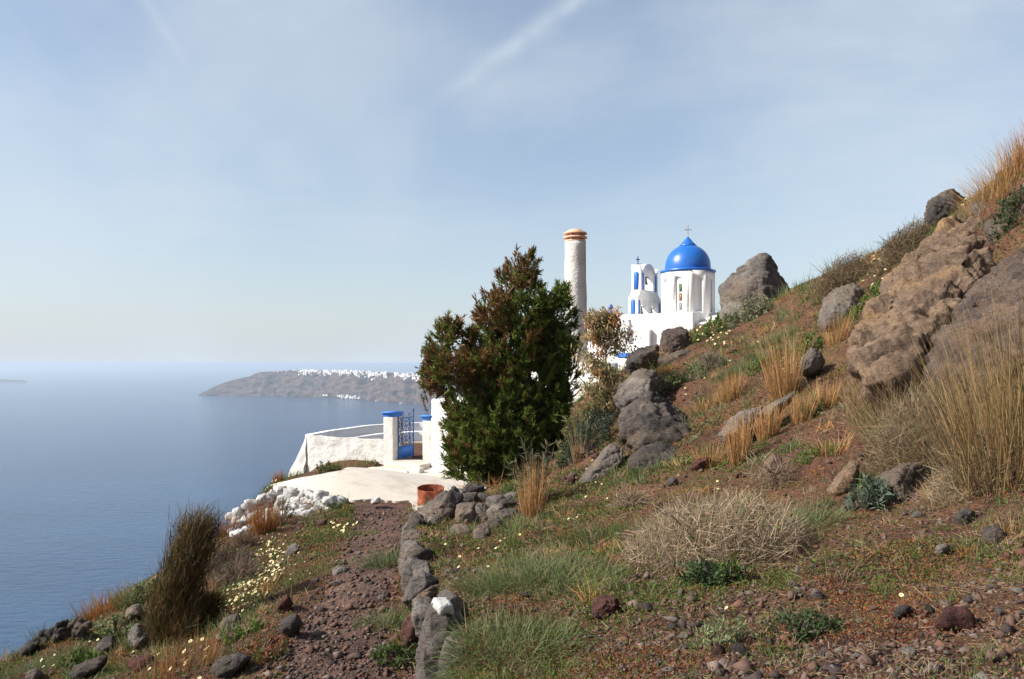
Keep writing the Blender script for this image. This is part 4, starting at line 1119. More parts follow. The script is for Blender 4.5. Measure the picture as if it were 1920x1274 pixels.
# ------------------------------------------------------------------ plants
def unit(v): return v / (np.linalg.norm(v, axis=-1, keepdims=True) + 1e-9)
def cvar(rs, c, n, dv=.25, dh=.08):
    c = np.asarray(c, float)
    k = np.exp(rs.normal(0, dv, (n, 1))); h = 1 + rs.normal(0, dh, (n, 3))
    return np.clip(c * k * h, 0.003, .9)
def pick(rs, cols, wts, n):
    cols = np.array(cols, float); w = np.array((list(wts) + [1] * len(cols))[:len(cols)], float)
    return cols[rs.choice(len(cols), n, p=w / w.sum())]
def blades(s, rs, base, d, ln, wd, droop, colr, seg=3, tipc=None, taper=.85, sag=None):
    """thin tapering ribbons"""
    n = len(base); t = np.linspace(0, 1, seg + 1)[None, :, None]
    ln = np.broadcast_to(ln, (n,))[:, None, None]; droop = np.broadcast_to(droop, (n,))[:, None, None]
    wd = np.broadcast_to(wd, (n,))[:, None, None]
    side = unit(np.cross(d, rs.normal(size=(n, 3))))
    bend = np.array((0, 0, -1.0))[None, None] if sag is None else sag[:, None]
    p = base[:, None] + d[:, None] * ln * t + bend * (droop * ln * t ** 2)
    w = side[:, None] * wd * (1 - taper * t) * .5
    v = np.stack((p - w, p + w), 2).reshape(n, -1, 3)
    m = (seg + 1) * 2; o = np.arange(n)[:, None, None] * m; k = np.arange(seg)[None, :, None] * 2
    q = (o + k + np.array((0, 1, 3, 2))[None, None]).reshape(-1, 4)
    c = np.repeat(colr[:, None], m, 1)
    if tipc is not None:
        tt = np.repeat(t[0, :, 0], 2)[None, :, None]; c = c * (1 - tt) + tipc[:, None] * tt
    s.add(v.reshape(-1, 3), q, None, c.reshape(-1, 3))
def leaves(s, rs, base, d, ln, wd, colr, fold=.0):
    """pointed leaves: a four-cornered blade, widest in its middle"""
    n = len(base); ln = np.broadcast_to(ln, (n,))[:, None]; wd = np.broadcast_to(wd, (n,))[:, None]
    side = unit(np.cross(d, rs.normal(size=(n, 3)))); up = np.cross(side, d)
    v = np.stack((base, base + d * ln * .45 + side * wd * .5 + up * wd * fold, base + d * ln, base + d * ln * .45 - side * wd * .5 + up * wd * fold), 1)
    q = np.arange(n * 4).reshape(n, 4)
    s.add(v.reshape(-1, 3), q, None, np.repeat(colr, 4, 0))
def cone_dirs(rs, n, axis, spread):
    a = unit(np.asarray(axis, float)); return unit(a + rs.normal(0, spread, (n, 3)))
def sphere(rs, n, shell=.5):
    v = unit(rs.normal(size=(n, 3))); return v * (shell + (1 - shell) * rs.random((n, 1)) ** .6)

GOLD = [(.50, .27, .10), (.60, .39, .19), (.40, .19, .06), (.32, .19, .08)]
STRAW = [(.36, .27, .17), (.27, .20, .13), (.44, .35, .24)]
GREEN = [(.100, .150, .028), (.135, .185, .045), (.070, .105, .028)]
SAGE = [(.16, .20, .080), (.22, .25, .125), (.12, .155, .055)]
RUSTY = [(.34, .13, .035), (.42, .20, .06), (.24, .10, .03)]

def grass_tuft(label, px, py, hgt, rad, n, cols, spread=.22, droop=.12, lean=(0, 0), seed=1, width=.006, mix=None, group=None, cat='grass', y=None):
    rs = np.random.default_rng(seed)
    b = hit(px, py) if y is None else gpt((px - 960) / FOC * y, y)
    r = rad * np.sqrt(rs.random(n)); a = rs.random(n) * 6.283
    x, yy = b[0] + r * np.cos(a), b[1] + r * np.sin(a) * .8
    base = np.stack((x, yy, Hd(x, yy) - .02), 1)
    out = np.stack((np.cos(a) * r / rad, np.sin(a) * r / rad, np.zeros(n)), 1)
    d = unit(np.array((lean[0], lean[1], 1.0)) + out * spread + rs.normal(0, spread * .55, (n, 3)))
    ln = hgt * (.22 + .86 * rs.beta(2.2, 1.6, n))
    c = cvar(rs, 1, n) * pick(rs, cols, [4, 3, 2, 1][:len(cols)], n)
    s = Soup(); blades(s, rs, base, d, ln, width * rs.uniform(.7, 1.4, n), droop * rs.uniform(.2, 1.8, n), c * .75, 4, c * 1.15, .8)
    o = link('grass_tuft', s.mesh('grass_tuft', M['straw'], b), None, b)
    return tag(o, label, cat, group)
def twiggy(label, px, py, w, h, n, cols, seed=1, name='dry_shrub', dens=1.0, width=.005, ln=.16, y=None, green=0, cat='shrub'):
    """a dome of tangled fine twigs"""
    rs = np.random.default_rng(seed)
    b = hit(px, py) if y is None else gpt((px - 960) / FOC * y, y)
    p = sphere(rs, n, .25); p[:, 2] = np.abs(p[:, 2])
    pos = b + p * np.array((w / 2, w / 2.4, h))
    pos[:, 2] += Hd(pos[:, 0], pos[:, 1]) - b[2] - .03
    d = unit(p * np.array((1, 1, .8)) + rs.normal(0, .75, (n, 3)) + np.array((0, 0, .35)))
    c = cvar(rs, 1, n, .3) * pick(rs, cols, [3, 3, 2, 1][:len(cols)], n)
    t = thing(name, label, cat, b)
    s = Soup(); blades(s, rs, pos - d * ln * .4, d, ln * rs.uniform(.5, 1.3, n), width * rs.uniform(.7, 1.3, n), rs.uniform(-.3, .4, n), c, 2, c * 1.1, .6)
    link('twigs', s.mesh('twigs', M['straw'], b), t)
    k = 26; a = rs.random(k) * 6.283
    s = Soup()
    for i in range(k):
        e = b + np.array((math.cos(a[i]) * w * .4 * rs.random(), math.sin(a[i]) * w * .3 * rs.random(), h * rs.uniform(.5, .85)))
        s.add(*tube([b + np.array((0, 0, -.05)), (b * .6 + e * .4) + rs.normal(0, .03, 3), e], (.012, .008, .003), 5))
    link('stem', s.mesh('stem', M['bark'], b), t)
    if green:
        pos = b + sphere(rs, green, .3) * np.array((w / 2, w / 2.4, h)); pos[:, 2] = Hd(pos[:, 0], pos[:, 1]) + np.abs(pos[:, 2] - b[2])
        s = Soup(); leaves(s, rs, pos, unit(rs.normal(size=(green, 3)) + np.array((0, 0, 1))), .05, .018, cvar(rs, 1, green) * pick(rs, GREEN, [1, 1, 1], green))
        link('foliage', s.mesh('foliage', M['leaf'], b), t)
    return t
def leaf_shrub(label, px, py, w, h, n, cols, lsize=(.05, .018), seed=1, stems=16, upright=.8, y=None, name='shrub', clump=60, cat='shrub'):
    """upright leafy shoots gathered in a mound"""
    rs = np.random.default_rng(seed)
    b = hit(px, py) if y is None else gpt((px - 960) / FOC * y, y)
    p = sphere(rs, clump, .55); p[:, 2] = np.abs(p[:, 2])
    tips = b + p * np.array((w / 2, w / 2.4, h)); tips[:, 2] += Hd(tips[:, 0], tips[:, 1]) - b[2]
    tips[:, 2] = np.maximum(tips[:, 2], Hd(tips[:, 0], tips[:, 1]) + .02)
    ax = unit(p * .8 + np.array((0, 0, upright)))
    i = rs.integers(0, clump, n); u = rs.random(n) ** .7
    shoot = h * .45
    pos = tips[i] - ax[i] * (shoot * (1 - u))[:, None] + rs.normal(0, .012, (n, 3))
    d = unit(ax[i] * .7 + rs.normal(0, .6, (n, 3)))
    cl = cvar(rs, 1, clump, .22) * pick(rs, cols, [3, 3, 2, 1][:len(cols)], clump)
    c = 1.35 * cl[i] * cvar(rs, 1, n, .2)
    t = thing(name, label, cat, b)
    s = Soup(); leaves(s, rs, pos, d, lsize[0] * rs.uniform(.6, 1.3, n), lsize[1] * rs.uniform(.7, 1.3, n), c)
    link('foliage', s.mesh('foliage', M['leaf'], b), t)
    s = Soup()
    for k in range(min(stems, clump)):
        m = (b + tips[k]) / 2 + rs.normal(0, .02 * h, 3)
        s.add(*tube([b + np.array((0, 0, -.04)), m, tips[k]], (.010, .007, .003), 5))
    link('stem', s.mesh('stem', M['bark'], b), t)
    return t

# ---- the juniper
def juniper():
    rs = np.random.default_rng(11)
    Y0 = 17.0; k = Y0 / FOC
    b = P(925, 925, Y0); b[2] = Hd([b[0]], [b[1]])[0] - .05
    t = thing('juniper_tree', 'big dark green bushy juniper with browned twigs and a ragged peak', 'tree', b)
    # (column, row, radius) of the leafy masses, and how brown they are
    lobes = [(985, 503, 20, .55), (962, 530, 27, .6), (990, 540, 20, .4), (1030, 560, 30, .1), (1040, 600, 36, .05), (925, 592, 30, .8), (945, 575, 24, .7), (985, 600, 48, .25), (960, 650, 60, .45), (1025, 655, 50, .1), (905, 660, 40, .6),
             (1060, 660, 26, .0), (1050, 700, 36, .0), (985, 715, 72, .25), (910, 715, 50, .55), (880, 770, 42, .45), (955, 785, 72, .2), (1020, 760, 50, .1), (895, 830, 50, .3), (960, 850, 66, .1), (1010, 830, 46, .05),
             (885, 875, 42, .2), (930, 892, 36, .1), (975, 892, 36, .05), (868, 800, 30, .4), (1000, 880, 34, 0), (1035, 800, 34, 0), (860, 850, 30, .3), (1040, 840, 30, 0), (905, 905, 28, .1), (955, 910, 28, .05), (900, 790, 46, .3), (930, 830, 50, .2), (985, 770, 50, .1), (940, 720, 50, .3), (1052, 745, 26, .0),
             (838, 626, 19, .45), (822, 652, 16, .45), (812, 684, 20, .5), (834, 694, 20, .45), (858, 672, 14, .5), (864, 706, 20, .45), (808, 712, 18, .7), (828, 720, 20, .7), (880, 640, 12, .6), (850, 612, 10, .6), (805, 692, 12, .6)]
    s = Soup()
    anchors = []
    for (px, py, r, br) in lobes:
        dep = Y0 + rs.normal(0, .25 if r < 40 else .15)
        c = P(px, py, dep); R_ = r * k * .92
        n = int(44 + 1500 * R_ ** 2)
        arm = px < 880 and py < 730                              # the open side branch
        nc = max(5, n // (9 if not arm else 6)); ci = rs.integers(0, nc, n)
        uc = sphere(rs, nc, .70); uc[:, 1] *= 1.25
        axc = unit(uc * .8 + np.array((-.05, 0, .8)) + rs.normal(0, .22, (nc, 3)))
        lc = rs.uniform(.5, 1.5, nc)
        tq = rs.uniform(-.9, 1, n)
        pos = c + uc[ci] * R_ + axc[ci] * (tq * lc[ci] * .17)[:, None] + rs.normal(0, .05, (n, 3)) * (1.15 - tq)[:, None]
        anchors.append((c, R_))
        ax = unit(axc[ci] + rs.normal(0, .28, (n, 3)))
        bc = rs.random(nc)
        brown = (bc[ci] * .6 + rs.random(n) * .4) < min(.85, br * 1.0 - .04)
        base = np.where(brown[:, None], pick(rs, [(.23, .115, .045), (.27, .15, .055), (.19, .115, .04)], [2, 2, 1], n), pick(rs, [(.125, .175, .030), (.18, .23, .042), (.075, .115, .022), (.23, .265, .06)], [3, 3, 3, 1], n))
        base = base * cvar(rs, 1, n, .22)
        m = 16                                                   # scale-leaved twiglets in each spray
        pp = np.repeat(pos, m, 0); aa = np.repeat(ax, m, 0); cc = np.repeat(base, m, 0)
        d = unit(aa + rs.normal(0, .42, (n * m, 3)))
        off = aa * rs.uniform(-.08, .10, (n * m, 1))
        ln = rs.uniform(.05, .125, n * m)
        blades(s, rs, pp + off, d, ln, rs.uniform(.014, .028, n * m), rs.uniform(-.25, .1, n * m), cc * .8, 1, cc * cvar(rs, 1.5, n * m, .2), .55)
    # stray leaders breaking the outline
    strays = [(985, 478), (972, 486), (1000, 490), (1045, 528), (1052, 540), (840, 598), (833, 604), (800, 672), (795, 690), (792, 720), (1088, 655), (1086, 675), (940, 560), (1070, 610), (830, 812), (845, 850), (1008, 500), (905, 590), (790, 740), (1072, 640)]
    for (px, py) in strays:
        tip = P(px, py, Y0 + rs.normal(0, .1)); n = 90
        root = tip + np.array((rs.normal(0, .05) - (px - 950) * .0006, 0, -.42)); u = rs.random((n, 1))
        pos = root * (1 - u) + tip * u
        d = unit((tip - root)[None] * 1.2 + rs.normal(0, .35, (n, 3)))
        cc = cvar(rs, 1, n) * pick(rs, [(.07, .09, .025), (.14, .09, .035)], [1, 1], n)
        blades(s, rs, pos, d, rs.uniform(.04, .09, n), .014, 0., cc, 1, cc * 1.2, .5)
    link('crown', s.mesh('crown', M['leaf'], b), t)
    s = Soup()
    fork = P(940, 860, Y0)
    for q_ in range(3):
        s.add(*tube([b + np.array((q_ * .09 - .09, 0, -.1)), fork + rs.normal(0, .08, 3), P(950 + 18 * (q_ - 1), 740, Y0) + rs.normal(0, .1, 3), P((905, 965, 1010)[q_], (640, 560, 620)[q_], Y0)], (.11, .085, .055, .015), 9))
    link('trunk', s.mesh('trunk', M['bark'], b), t)
    for (c, R_) in anchors:
        root = P(945 + rs.normal(0, 12), min(900, EYE - c[2] / Y0 * FOC + rs.uniform(60, 130)), Y0)
        mid = root * .5 + c * .5 + np.array((0, rs.normal(0, .1), -.06))
        pts = [root, mid, c]
        s2 = Soup().add(*tube(pts, (.035, .024, .008), 6))
        for j in range(4):
            e = c + unit(rs.normal(size=3)) * R_ * .8; s2.add(*tube([mid * .4 + c * .6, e], (.012, .003), 4))
        link('limb', s2.mesh('limb', M['bark'], b), t)
juniper()

# ---- the sapling: a thin upright gum with coppery hanging leaves
def sapling():
    rs = np.random.default_rng(21); Y0 = 15.9
    b = P(1136, 775, Y0); b[2] = Hd([b[0]], [b[1]])[0]
    t = thing('gum_sapling', 'slender young tree with coppery hanging leaves before the white house', 'tree', b)
    top = P(1128, 596, Y0)
    tr = np.array([b - np.array((0, 0, .1)), P(1138, 720, Y0), P(1135, 660, Y0), P(1130, 620, Y0), top])
    link('trunk', Soup().add(*tube(tr, (.028, .022, .015, .009, .003), 7)).mesh('trunk', M['bark'], b), t)
    tt = np.linspace(0, 1, 5); s, lf = Soup(), Soup()
    for k in range(110):
        u = rs.uniform(.12, .98); p0 = np.array([np.interp(u, tt, tr[:, j]) for j in range(3)])
        r = (1.05 - u) * .72 + .24; a = rs.random() * 6.283
        e = p0 + np.array((math.cos(a) * r * rs.uniform(.5, 1.05), math.sin(a) * r * .8, r * rs.uniform(.2, .7)))
        if u < .4: e = p0 + (e - p0) * .6 + np.array((-.12, 0, -.05))
        s.add(*tube([p0, (p0 + e) / 2 + np.array((0, 0, .06)), e], (.006, .004, .0015), 4))
        n = int(40 + 30 * (1 - u)); w = rs.uniform(.25, 1.05, (n, 1)); pos = p0 * (1 - w) + e * w + rs.normal(0, .05, (n, 3))
        d = unit(np.array((0, 0, -.7)) + rs.normal(0, .6, (n, 3)))
        cl = pick(rs, [(.46, .22, .085), (.34, .26, .12), (.48, .36, .21), (.24, .23, .10)], [3, 3, 2, 2] if u > .45 else [1, 3, 3, 3], 1)
        leaves(lf, rs, pos, d, 1.15 * rs.uniform(.065, .12, n), rs.uniform(.022, .036, n), cvar(rs, 1.25, n, .25) * cl)
    link('branch', s.mesh('branch', M['bark'], b), t); link('crown', lf.mesh('crown', M['leaf'], b), t)
sapling()

# ---- the brooms leaning on the sea slope
def broom(label, stems, y0, seed, n_per=130, cols=None, bl=.26):
    rs = np.random.default_rng(seed)
    b = P(*stems[0][0], y0); b[2] = Hd([b[0]], [b[1]])[0] - .02
    t = thing('broom_shrub', label, 'shrub', b)
    s, st = Soup(), Soup()
    for path, rad in [(x[:-1], x[-1]) for x in stems]:
        pts = np.array([P(px, py, y0 + rs.normal(0, .08)) for px, py in path]); pts[0] = b + rs.normal(0, .03, 3) * np.array((1, 1, 0))
        T = np.linspace(0, 1, 14); tt = np.linspace(0, 1, len(pts)); c = np.stack([np.interp(T, tt, pts[:, j]) for j in range(3)], 1)
        st.add(*tube(c, np.linspace(.020, .004, 14), 6))
        for k in range(3, 14):
            n = n_per; ax = unit(c[k] - c[max(k - 2, 0)])
            pos = c[k] + np.clip(rs.normal(0, rad * .32, (n, 3)), -rad * .6, rad * .6) - ax * .05
            d = unit(ax * 1.0 + rs.normal(0, .42, (n, 3)) + np.array((0, 0, .35)))
            cc = cvar(rs, 1, n, .3) * pick(rs, cols or [(.075, .058, .020), (.11, .075, .028), (.17, .095, .035), (.055, .048, .018)], [3, 3, 2, 2], n)
            blades(s, rs, pos, d, bl * rs.uniform(.4, 1.0, n), .0065, rs.uniform(-.1, .15, n), cc, 2, cc * 1.3, .7)
    link('foliage', s.mesh('foliage', M['straw'], b), t); link('stem', st.mesh('stem', M['bark'], b), t)
broom('tall dark brown-green broom leaning over the cliff edge', [[(335, 1215), (322, 1150), (345, 1080), (362, 1010), (372, 992), .34], [(335, 1215), (345, 1120), (352, 1060), (385, 1000), .30], [(335, 1215), (318, 1170), (330, 1100), (345, 1040), .28],
      [(335, 1215), (310, 1195), (305, 1160), (315, 1130), .26], [(335, 1215), (355, 1170), (380, 1150), (395, 1140), .20], [(335, 1215), (325, 1180), (328, 1140), .30], [(335, 1215), (350, 1180), (362, 1150), .24]], 8.7, 31, 260)
broom('smaller grey-brown broom spreading behind the tall one', [[(400, 1110), (420, 1080), (446, 1052), (462, 1044), .22], [(400, 1110), (408, 1070), (422, 1040), .2], [(400, 1110), (420, 1095), (450, 1080), .18]], 11.2, 32, 90, [(.10, .075, .055), (.14, .105, .08), (.08, .065, .04)], .2)

# ---- grasses
G = grass_tuft
G('tall golden grass clump standing upright on the mid slope', 1470, 742, 1.15, .22, 420, GOLD, .20, .10, (-.06, 0), 1)
G('golden grass clump just left of the tallest golden one', 1372, 745, .62, .20, 330, GOLD, .24, .14, (-.10, 0), 2)
G('narrow golden grass tuft rising from the rock ledge', 1386, 872, .70, .10, 300, GOLD, .14, .06, (-.02, 0), 3)
G('golden grass tuft on the ledge below the tallest clump', 1440, 822, .62, .13, 330, GOLD, .2, .1, (0, 0), 4)
G('golden grass tuft beside the little flat-topped rock', 1506, 790, .55, .14, 280, GOLD, .22, .12, (.05, 0), 5)
G('thin reddish grass tuft below the angular grey boulder', 1604, 790, .60, .10, 170, [(.32, .20, .11), (.40, .27, .16), (.25, .15, .09)], .14, .06, (0, 0), 6)
G('fine straw grass growing at the foot of the angular boulder', 1570, 640, .60, .2, 170, GOLD, .25, .1, (0, 0), 7)
G('dry upright grass tuft in front of the juniper', 1000, 968, .85, .14, 240, GOLD, .14, .06, (.02, 0), 8)
G('sparse tall grass tuft in the shade right of the juniper', 1083, 868, .85, .08, 60, [(.34, .22, .11), (.42, .30, .17)], .10, .05, (-.06, 0), 9, .007)
G('huge straw tussock sweeping up at the slope edge', 1905, 900, 1.75, .42, 900, [(.30, .20, .09), (.38, .26, .12), (.26, .15, .06), (.14, .14, .05)], .26, .14, (-.10, 0), 10, .006)
G('second straw tussock between the outcrop and the huge one', 1800, 850, .95, .34, 700, STRAW + [(.14, .14, .06)], .4, .25, (-.1, 0), 11, .005)
G('straw tussock at the foot of the sandy outcrop', 1690, 820, .75, .34, 620, [(.33, .23, .12), (.40, .29, .16), (.16, .15, .07)], .42, .28, (-.12, 0), 12, .005)
G('thin straw tuft growing against the outcrop face', 1722, 690, .60, .22, 170, GOLD, .3, .1, (-.12, 0), 13)
G('orange grass tuft hanging on the limewashed wall', 492, 1002, .75, .24, 380, RUSTY, .2, .1, (0, 0), 14, .009)
G('orange grass on the cliff lip above the black lava heap', 200, 1150, .42, .34, 320, RUSTY, .3, .12, (-.1, 0), 15, .008)
G('orange dry tuft at the terrace corner over the sea', 521, 905, .42, .13, 160, RUSTY, .22, .1, (0, 0), 16, .010)
G('rust-brown tuft on the cliff edge below the limewashed wall', 425, 1002, .50, .2, 200, RUSTY, .25, .1, (-.1, 0), 17, .009)
G('dry stalks standing below the broom', 330, 1262, .34, .34, 220, RUSTY + [(.30, .22, .12)], .22, .08, (0, 0), 18, .005)
G('wide fine-bladed green grass patch on the lower slope', 1010, 1090, .34, .55, 3200, SAGE + GREEN[:2] + [(.30, .25, .12)], .9, .35, (-.1, -.1), 19, .0046)
G('green grass patch above the white-capped wall stone', 950, 1215, .28, .40, 2400, SAGE + GREEN[:2] + [(.32, .24, .14)], .9, .35, (-.1, -.1), 20, .0040)
G('green grass spilling over the path wall near the drum', 730, 1062, .34, .28, 520, SAGE, .5, .25, (-.15, -.05), 21, .006)
G('grey-green grass tuft at the foot of the path wall', 722, 1172, .24, .24, 460, SAGE, .6, .3, (-.2, -.05), 22, .005)
G('bright green grass tuft near the golden clumps', 1385, 700, .40, .34, 600, [(.12, .17, .07), (.15, .20, .10), (.10, .14, .05)], .5, .25, (-.1, 0), 23, .006)
G('green blades growing beside the dry twig shrub', 1490, 985, .30, .36, 1500, SAGE, .7, .3, (0, -.1), 24, .004)
G('green grass fringe under the fine-bladed patch', 1130, 1010, .28, .46, 1600, GREEN + [(.2, .19, .09)], .8, .35, (-.1, -.1), 25, .0045)
G('green clump below the broom on the sea slope', 212, 1225, .22, .3, 420, GREEN, .5, .25, (-.1, 0), 26, .006)
G('green clump at the cliff edge behind the broom', 258, 1130, .42, .22, 420, SAGE, .4, .2, (-.1, 0), 27, .008)
G('grey-green tuft low on the sea slope', 60, 1262, .22, .30, 380, SAGE, .5, .3, (-.1, 0), 28, .006)
G('grey-green tuft in the middle of the sea slope', 118, 1232, .20, .32, 360, SAGE, .5, .3, (-.1, 0), 29, .006)
G('yellowed grass in the shelter of the juniper wall', 820, 985, .16, .34, 420, [(.30, .22, .08), (.22, .17, .07), (.16, .15, .05)], .7, .3, (0, 0), 33, .006)
G('crest grass above the dark upright rock', 1885, 345, .85, .55, 700, GOLD + [(.2, .17, .07)], .45, .2, (-.1, 0), 34, .007)
G('fine grass on the crest beside the upright rock', 1828, 392, .5, .3, 300, [(.22, .22, .10), (.30, .25, .13)], .45, .2, (0, 0), 35, .006)
G('red-gold grass at the very top of the slope', 1925, 300, .75, .35, 420, RUSTY + [(.35, .24, .12)], .3, .15, (-.1, 0), 36, .007)
G('weedy green strip at the foot of the rough white wall', 650, 886, .30, 1.0, 500, GREEN + GOLD[:1], .5, .25, (0, 0), 80, .012, y=28.6)
G('weedy strip along the terrace edge below the buttress', 590, 897, .26, .9, 420, GREEN + STRAW[:1], .5, .25, (0, 0), 81, .012, y=25.8)
G('flowering weeds on the brink beyond the terrace', 520, 912, .30, .7, 380, GREEN + SAGE, .5, .25, (-.1, 0), 82, .012, y=21.6)
G('green weeds clinging above the limewashed rubble', 480, 938, .30, .5, 360, GREEN + GOLD[:1], .5, .25, (-.1, 0), 83, .010, y=18.6)
G('pale green grass on the bank below the daisies', 440, 1120, .26, .5, 700, GREEN, .6, .3, (-.1, 0), 84, .006)
G('green grass on the verge beside the path', 590, 1075, .18, .5, 700, GREEN + GOLD[:1], .6, .3, (0, 0), 85, .006)
G('green grass on the verge close to the terrace', 640, 1005, .18, .6, 700, GREEN + GOLD[:1], .6, .3, (0, 0), 86, .007)
G('golden grass among stones below the rock ledge', 1330, 872, .42, .16, 200, GOLD, .35, .2, (0, 0), 87, .006)
G('orange-gold grass on the bank under the angular boulder', 1545, 765, .5, .2, 260, GOLD, .3, .15, (0, 0), 88, .006)
G('straw grass hiding the lower end of the sandy outcrop', 1665, 775, .8, .38, 700, [(.38, .25, .12), (.46, .33, .18), (.18, .16, .07)], .4, .25, (-.1, 0), 89, .006)
G('dry grass tuft above the brown triangular rock', 1560, 850, .3, .18, 220, GOLD, .45, .25, (0, 0), 90, .005)
G('olive grass tuft by the silver-leaved shrub', 1450, 640, .4, .3, 320, SAGE + GOLD[:1], .45, .2, (0, 0), 91, .007)
G('pale green grass running below the daisied bank', 1600, 600, .35, .3, 300, GREEN + GOLD[:1], .45, .2, (0, 0), 92, .007)
G('gold and green grass patch uphill of the huge cracked boulder', 1330, 765, .36, .34, 420, GOLD + GREEN, .5, .25, (0, 0), 93, .006)
G('rusty grass between the dark boulders', 1250, 700, .3, .22, 240, RUSTY + GOLD, .5, .25, (0, 0), 94, .007)
G('straw tuft at the corner of the fan-shaped rock', 1770, 950, .34, .22, 320, STRAW + GOLD[:1], .5, .3, (0, 0), 95, .004)
G('fine dead grass on the soil below the huge tussock', 1880, 1010, .22, .35, 500, STRAW + RUSTY[:1], .7, .35, (0, 0), 96, .0035)
G('thin green grass beside the red lava rock', 1215, 1120, .2, .3, 700, GREEN + SAGE, .7, .35, (0, 0), 97, .0035)
# ---- shrubs
T = twiggy
T('wide tangle of dry grey-brown twigs on the lower slope', 1335, 1045, 1.45, .50, 8500, [(.42, .32, .21), (.33, .25, .17), (.50, .40, .28), (.22, .17, .12)], 40, ln=.16, width=.0042, green=250)
T('dry brown domed shrub on the skyline', 1575, 545, 1.25, .72, 3000, [(.19, .125, .075), (.24, .17, .10), (.13, .095, .06)], 41, width=.008, ln=.2, green=500)
T('dry brown shrub on the crest below the upright rock', 1688, 488, 1.1, .62, 2400, [(.19, .125, .075), (.24, .17, .10), (.13, .095, .06)], 42, width=.008, ln=.2, green=500)
T('tangled straw shrub at the base of the outcrop', 1745, 860, 1.35, .75, 5200, [(.24, .16, .10), (.32, .23, .14), (.17, .12, .08), (.13, .13, .06)], 43, ln=.22, width=.0046, green=300)
T('dry twig shrub under the huge straw tussock', 1860, 905, 1.0, .5, 2600, STRAW, 44, ln=.2, width=.0045)
T('dry brown shrub clinging to the cliff under the limewashed wall', 455, 1030, .55, .3, 1100, [(.15, .095, .06), (.20, .13, .08)], 45, ln=.16, width=.007)
T('small dead twig tangle beside the sandy outcrop', 1640, 690, .5, .3, 700, STRAW, 46, ln=.16, width=.005)
S_ = leaf_shrub
T('dead twiggy cushion above the fine-bladed grass', 1180, 950, .5, .22, 1300, STRAW, 100, ln=.14, width=.005)
T('brown dead cushion beside the golden narrow tuft', 1450, 905, .55, .22, 1300, [(.26, .17, .12), (.34, .25, .17)], 101, ln=.13, width=.0045)
T('brittle grey shrub uphill of the smooth boulder', 1330, 690, .7, .34, 1200, [(.24, .19, .14), (.30, .25, .19)], 102, ln=.15, width=.006, green=200)
S_('low green cushion on the bank above the ledge', 1430, 690, .7, .22, 1200, GREEN, (.045, .02), 103, clump=50)
S_('green herb clump under the golden grass clumps', 1520, 780, .45, .26, 800, [(.10, .14, .04), (.13, .17, .06)], (.05, .02), 104, clump=34)
S_('leafy green cushion beside the sandy outcrop', 1640, 570, .8, .3, 1100, GREEN, (.055, .024), 105, clump=46)
S_('green mat spreading on the reddish rubble', 1530, 855, .6, .09, 1400, [(.085, .13, .03), (.11, .15, .04)], (.03, .014), 106, clump=60)
S_('grey-green cushion on the cliff edge right of the black heap', 215, 1190, .6, .26, 900, SAGE, (.05, .02), 107, clump=40)
S_('green cushion low on the sea slope by the dark ledge', 150, 1248, .5, .2, 800, GREEN, (.045, .02), 108, clump=36)
S_('olive bush behind the tall broom', 285, 1135, .7, .36, 1000, [(.14, .15, .06), (.10, .12, .045)], (.05, .02), 109, clump=42)
T('dead brush tangle in front of the smaller broom', 440, 1090, .75, .3, 1600, [(.20, .14, .10), (.27, .20, .15), (.14, .10, .07)], 110, ln=.2, width=.006)
S_('green herb patch beside the flat dark rock', 460, 1195, .45, .14, 1000, GREEN, (.03, .014), 111, clump=46)
S_('reddish green herb patch left of the path', 490, 1230, .5, .10, 1200, [(.11, .12, .04), (.22, .09, .04)], (.024, .012), 112, clump=50)
S_('silver-leaved shrub at the foot of the pointed boulder', 1402, 600, 1.15, .62, 2600, [(.21, .22, .13), (.27, .27, .17), (.15, .17, .09)], (.075, .034), 50, clump=70)
S_('flowering green bush beside the church wall', 1335, 628, 1.25, .5, 2000, GREEN + SAGE[:1], (.07, .03), 51, clump=60)
S_('dark green shrub between the juniper and the boulders', 1098, 850, 1.3, .80, 3600, [(.035, .055, .035), (.05, .075, .045), (.07, .09, .06)], (.06, .022), 52, clump=110, y=15.0)
S_('pale leafy bush round the foot of the sapling', 1085, 770, 1.1, .95, 2600, [(.21, .20, .09), (.26, .24, .12), (.16, .17, .07)], (.075, .028), 53, clump=80, y=15.9)
S_('dense low green shrub below the twig tangle', 1335, 1098, .5, .20, 1600, [(.055, .085, .035), (.075, .11, .045), (.04, .065, .03)], (.035, .016), 54, clump=70)
S_('bluish thistle between the triangular and fan-shaped rocks', 1628, 955, .34, .30, 700, [(.12, .16, .11), (.15, .19, .13), (.09, .12, .08)], (.09, .018), 55, clump=26, upright=1.2)
S_('rounded olive shrub beside the smooth grey boulder', 1252, 735, .6, .42, 1300, [(.15, .16, .07), (.11, .13, .055), (.19, .19, .10)], (.055, .024), 56, clump=46)
S_('small silver-green shrub in front of the brown boulder', 1300, 712, .55, .34, 1000, SAGE, (.05, .022), 57, clump=40)
S_('dark green cushion beside the small flat-topped rock', 1518, 660, .55, .34, 900, GREEN, (.05, .022), 58, clump=40)
S_('low dark herb mat on the bare soil', 1510, 1190, .42, .10, 1100, [(.045, .07, .03), (.06, .09, .035)], (.025, .012), 59, clump=50)
S_('bushy dark shrub on the crest under the grass', 1905, 415, .9, .55, 1500, [(.06, .075, .035), (.085, .10, .045)], (.06, .024), 60, clump=50)
S_('dark green mat beside the path below the wall', 745, 1240, .42, .12, 1500, [(.045, .075, .02), (.06, .10, .025), (.08, .11, .03)], (.024, .012), 61, clump=60)
